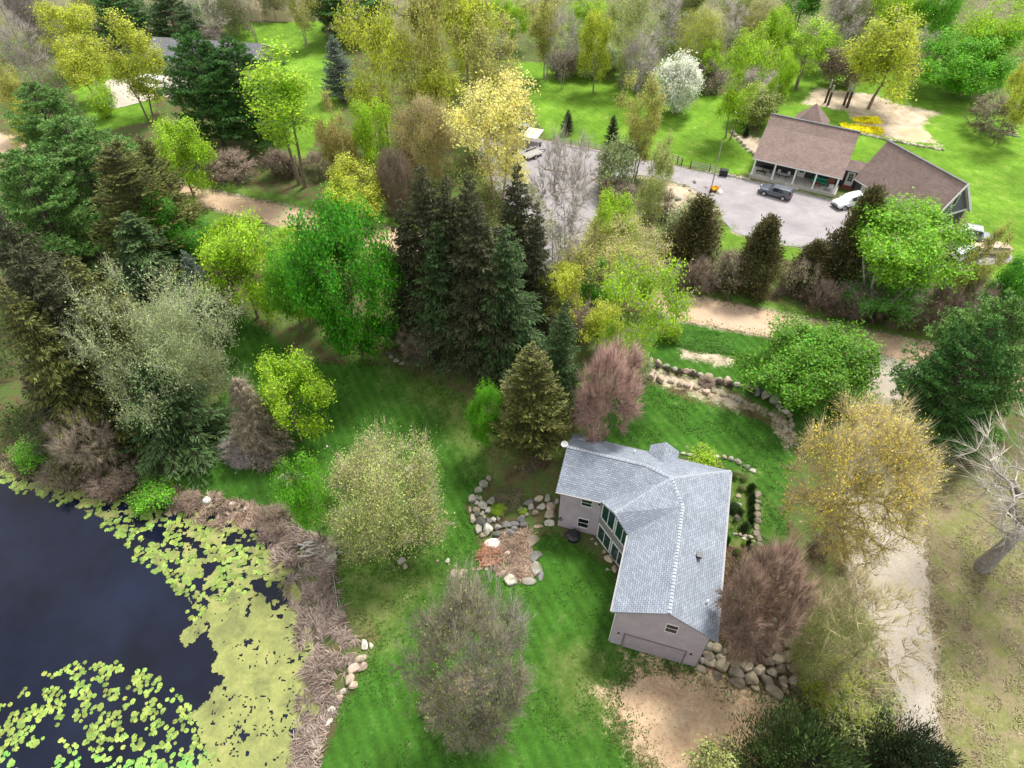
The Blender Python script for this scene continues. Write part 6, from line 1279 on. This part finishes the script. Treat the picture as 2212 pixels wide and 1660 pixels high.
# sand pile
t=thing('sand_pile','cone of pale sand on the bare ground behind the brown-roofed garage','sand pile',on(1976,292)); rs=np.random.RandomState(2); vs=[(0,0,1.35)]; fs=[]; n=20
for j,r in enumerate((.5,1.1,1.8,2.4)):
    for k in range(n): a=k*6.283/n; q=r*(1+.12*math.sin(3*a+1)+.06*rs.randn()); vs.append((math.cos(a)*q*1.15,math.sin(a)*q,max(-.05,1.3-.56*r+.05*rs.randn())))
fs=[(0,1+k,1+(k+1)%n) for k in range(n)]+[(1+j*n+k,1+(j+1)*n+k,1+(j+1)*n+(k+1)%n,1+j*n+(k+1)%n) for j in range(3) for k in range(n)]
m=MB(); m.poly(vs,fs,mat_plain('sand',(.55,.42,.27),.95,n=.15,bmp=.3)); m.build('mound',t,smooth=True)
# yellow flower beds: daffodils
for poly,s in (([(1842,258),(1895,255),(1897,268),(1850,262)],41),([(1815,268),(1905,280),(1895,292),(1820,277)],43)):
    blades(2600,poly,.45,.07,s,(.95,.88,.03),'bright yellow daffodils in a strip behind the brown-roofed house','yellow_flowers',.5,1.0,.2,mat=LEAF)
# small evergreen at neighbour
for x,y,w_,hh,l in [(1610,296,13,1.8,'small dark round evergreen left of the brown-roofed house'),(1838,328,10,2.2,'dark narrow evergreen between house and garage'),(1745,108,8,1.6,'tiny dark evergreen in the grass gap of the far woods')]:
    p=P(x,y); q=proj(p)[2]; place('juniper',tuple(p),w_*q/FPX/2,hh,'dk','dark',l,'shrub')
# kiddie pools, play table
def pool(label,c,r,mt):
    t=thing('paddling_pool',label,'paddling pool',on(*c)); n=16; rg_=[(r*.95,.05),(r,.35),(r*1.05,.38),(r*.93,.32),(r*.9,.08),(0.01,.08)]; m=MB(); m.poly([(math.cos(k*6.283/n)*q,math.sin(k*6.283/n)*q,z) for q,z in rg_ for k in range(n)],[(i*n+k,i*n+(k+1)%n,(i+1)*n+(k+1)%n,(i+1)*n+k) for i in range(5) for k in range(n)],mt); m.build('shell',t)
pool('blue paddling pool under the pale flowering tree, left one',(1615,243),1.1,M['blue']); pool('blue paddling pool under the pale flowering tree, right one',(1648,248),.9,M['blue'])
t=thing('lawn_table','small white table on the grass left of the paddling pools','table',on(1594,250)); m=MB(); m.box(-.6,.6,-.4,.4,.5,.56,M['white']); m.build('tabletop',t)
for x in (-.5,.5):
    for y in (-.3,.3): m=MB(); m.box(x-.03,x+.03,y-.03,y+.03,0,.5,M['white']); m.build('leg',t)
# porch furniture (house frame)
def porch(name,label,cat,u,v,rz=0):
    x=NO[0]+.8819*u+.4714*v; y=NO[1]-.4714*u+.8819*v; return thing(name,label,cat,(x,y,NZ+.5),NR+rz)
def legs(t,xs,ys,h,mt,r=.035):
    for x in xs:
        for y in ys: m=MB(); m.box(x-r,x+r,y-r,y+r,0,h,mt); m.build('leg',t)
t=porch('bench','black slatted bench at the left end of the porch','bench',1.3,.9)
for k in range(3): m=MB(); m.box(-.75,.75,-.22+k*.16,-.1+k*.16,.44,.48,M['black']); m.build('slat',t)
legs(t,(-.65,.65),(-.18,.2),.44,M['black'])
t=porch('oval_table','dark oval table behind the bench on the porch','table',2.0,2.0); n=20; m=MB(); m.poly([(math.cos(k*6.283/n)*1.1,math.sin(k*6.283/n)*.5,z) for z in (.7,.75) for k in range(n)],[tuple(range(n))[::-1],tuple(range(n,2*n))]+[(k,(k+1)%n,n+(k+1)%n,n+k) for k in range(n)],M['black']); m.build('tabletop',t); legs(t,(-.6,.6),(-.2,.2),.7,M['black'])
t=porch('bistro_table','small pale metal table in the second porch bay','table',4.6,1.2); m=MB(); m.box(-.6,.6,-.3,.3,.66,.7,M['lightmetal']); m.build('tabletop',t); legs(t,(-.5,.5),(-.22,.22),.66,M['dark'],.025)
for dx,l in ((-.75,'left pale metal chair at the small porch table'),(.75,'right pale metal chair at the small porch table')):
    t=porch('chair',l,'chair',4.6+dx,1.75); m=MB(); m.box(-.22,.22,-.22,.22,.42,.46,M['lightmetal']); m.build('seat',t); m=MB(); m.box(-.22,.22,.19,.22,.46,.9,M['lightmetal']); m.build('backrest',t); legs(t,(-.18,.18),(-.18,.18),.42,M['dark'],.02)
t=porch('pendant_lamp','white globe lamp hanging in the second porch bay','lamp',4.5,1.9); t.location.z+=1.75; m=MB(); m.tube([(0,0,.15),(0,0,1.0)],.012,M['dark'],5); m.build('cord',t); m=MB(); n=10; m.poly([(math.cos(k*6.283/n)*.17*math.sin(j*math.pi/6),math.sin(k*6.283/n)*.17*math.sin(j*math.pi/6),.17*math.cos(j*math.pi/6)) for j in range(1,6) for k in range(n)],[(i*n+k,(i+1)*n+k,(i+1)*n+(k+1)%n,i*n+(k+1)%n) for i in range(4) for k in range(n)],M['white']); m.build('lamp_shade',t,smooth=True)
t=porch('sofa','green cushioned porch sofa in the fourth bay','sofa',10.1,2.0); m=MB(); m.box(-1.1,1.1,-.35,.35,.28,.5,M['green']); m.build('seat',t,bevel=.05); m=MB(); m.box(-1.1,1.1,.25,.42,.5,.95,M['green']); m.build('backrest',t,bevel=.05); 
for sg in (-1,1): m=MB(); m.box(sg*1.12-.1,sg*1.12+.1,-.38,.4,.28,.72,M['green']); m.build('armrest',t,bevel=.04)
legs(t,(-1,1),(-.28,.28),.28,M['redwood'],.04)
t=porch('side_table','low reddish wooden table in front of the green sofa','table',10.0,1.05); m=MB(); m.box(-.45,.45,-.28,.28,.5,.55,M['redwood']); m.build('tabletop',t); legs(t,(-.38,.38),(-.22,.22),.5,M['redwood'],.03)
t=porch('cabinet','red-brown cabinet against the wall at the right end of the porch','cabinet',11.6,2.5); m=MB(); m.box(-.5,.5,-.3,.3,.05,1.3,M['redwood']); m.build('body',t); 
for z in (.15,.75): m=MB(); m.box(-.45,.45,-.34,-.301,z,z+.5,M['rust']); m.build('door',t)
t=porch('cooler','white cooler box standing in front of the cabinet','cooler',11.9,1.7); m=MB(); m.box(-.3,.3,-.22,.22,0,.4,M['white']); m.build('body',t,bevel=.03); m=MB(); m.box(-.32,.32,-.24,.24,.4,.48,M['white']); m.build('lid',t,bevel=.02)
t=porch('door_mat','grey mat on the porch floor near the right post','mat',11.5,.7); m=MB(); m.box(-.5,.5,-.35,.35,0,.03,M['grey']); m.build('mat',t)
# tiny yard items
t=thing('garden_ornament','tiny white ornament on the lawn between the lime tree and the maple','ornament',on(707,966)); m=MB(); m.tube([(0,0,0),(0,0,.15),(0,0,.3)],[.14,.1,.04],M['white'],8); m.build('body',t,smooth=True)
# extra twigs, fallen branches on the sandy lot
blades(260,SAND[0],.14,.02,51,(.08,.09,.03),'scattered weeds on the bare sandy lot','lot_weeds',.9,2.0,.3)
blades(7000,[(1560,1180),(1720,1180),(1740,1440),(1700,1500),(1520,1440),(1560,1300)],.35,.03,53,(.17,.09,.06),'red-brown leaf litter under the rust brown tree','leaf_litter',1.2,.9,.35)
blades(7000,[(1700,640),(1900,690),(2200,760),(2200,690),(2000,640),(1800,600)],.35,.035,57,(.2,.13,.09),'brown leaf litter under the roadside thicket','roadside_litter',1.2,.9,.35)

GROUPS=[('far woods','trees of the far woods'),('in the woods','trees of the far woods'),('centre group','dark spruces of the centre group'),('cottonwood','cottonwoods of the upper centre clump'),('hedge shrub','hedge shrubs in the planting bed'),
('upright log post','upright log posts in the sandy clearing'),('timber pile','boards of the timber pile'),('under the golden yellow tree','vehicles under the golden yellow tree'),('concrete driveway, ','cars on the pale concrete driveway'),('blue paddling pool','blue paddling pools'),
('dark blue-green pines by','two dark pines by the grey-roofed house'),('boulder rows','shrubs between the boulder rows'),('upper boulder','shrubs between the boulder rows'),('small porch table','chairs at the small porch table'),('row of','boulder rows'),('brush','brush along the road and pond'),('rail fence piece','rail fences'),('rail wooden fence','rail fences'),('alone on the neighbour lawn','small spruces on the neighbour lawn'),('by the rail fence on the neighbour lawn','small spruces on the neighbour lawn'),('grey leafless tree','grey leafless trees by the parking lot'),('juniper','junipers'),('spruce','spruces of the left tree mass')]
for o in list(scene.objects):
    if o.parent is None and 'label' in o and 'group' not in o and 'kind' not in o:
        for k,g in GROUPS:
            if k in o['label'] and (k not in('juniper','spruce','brush') or (k in o.name) or k=='brush' and o['category']=='bush'): o['group']=g; break
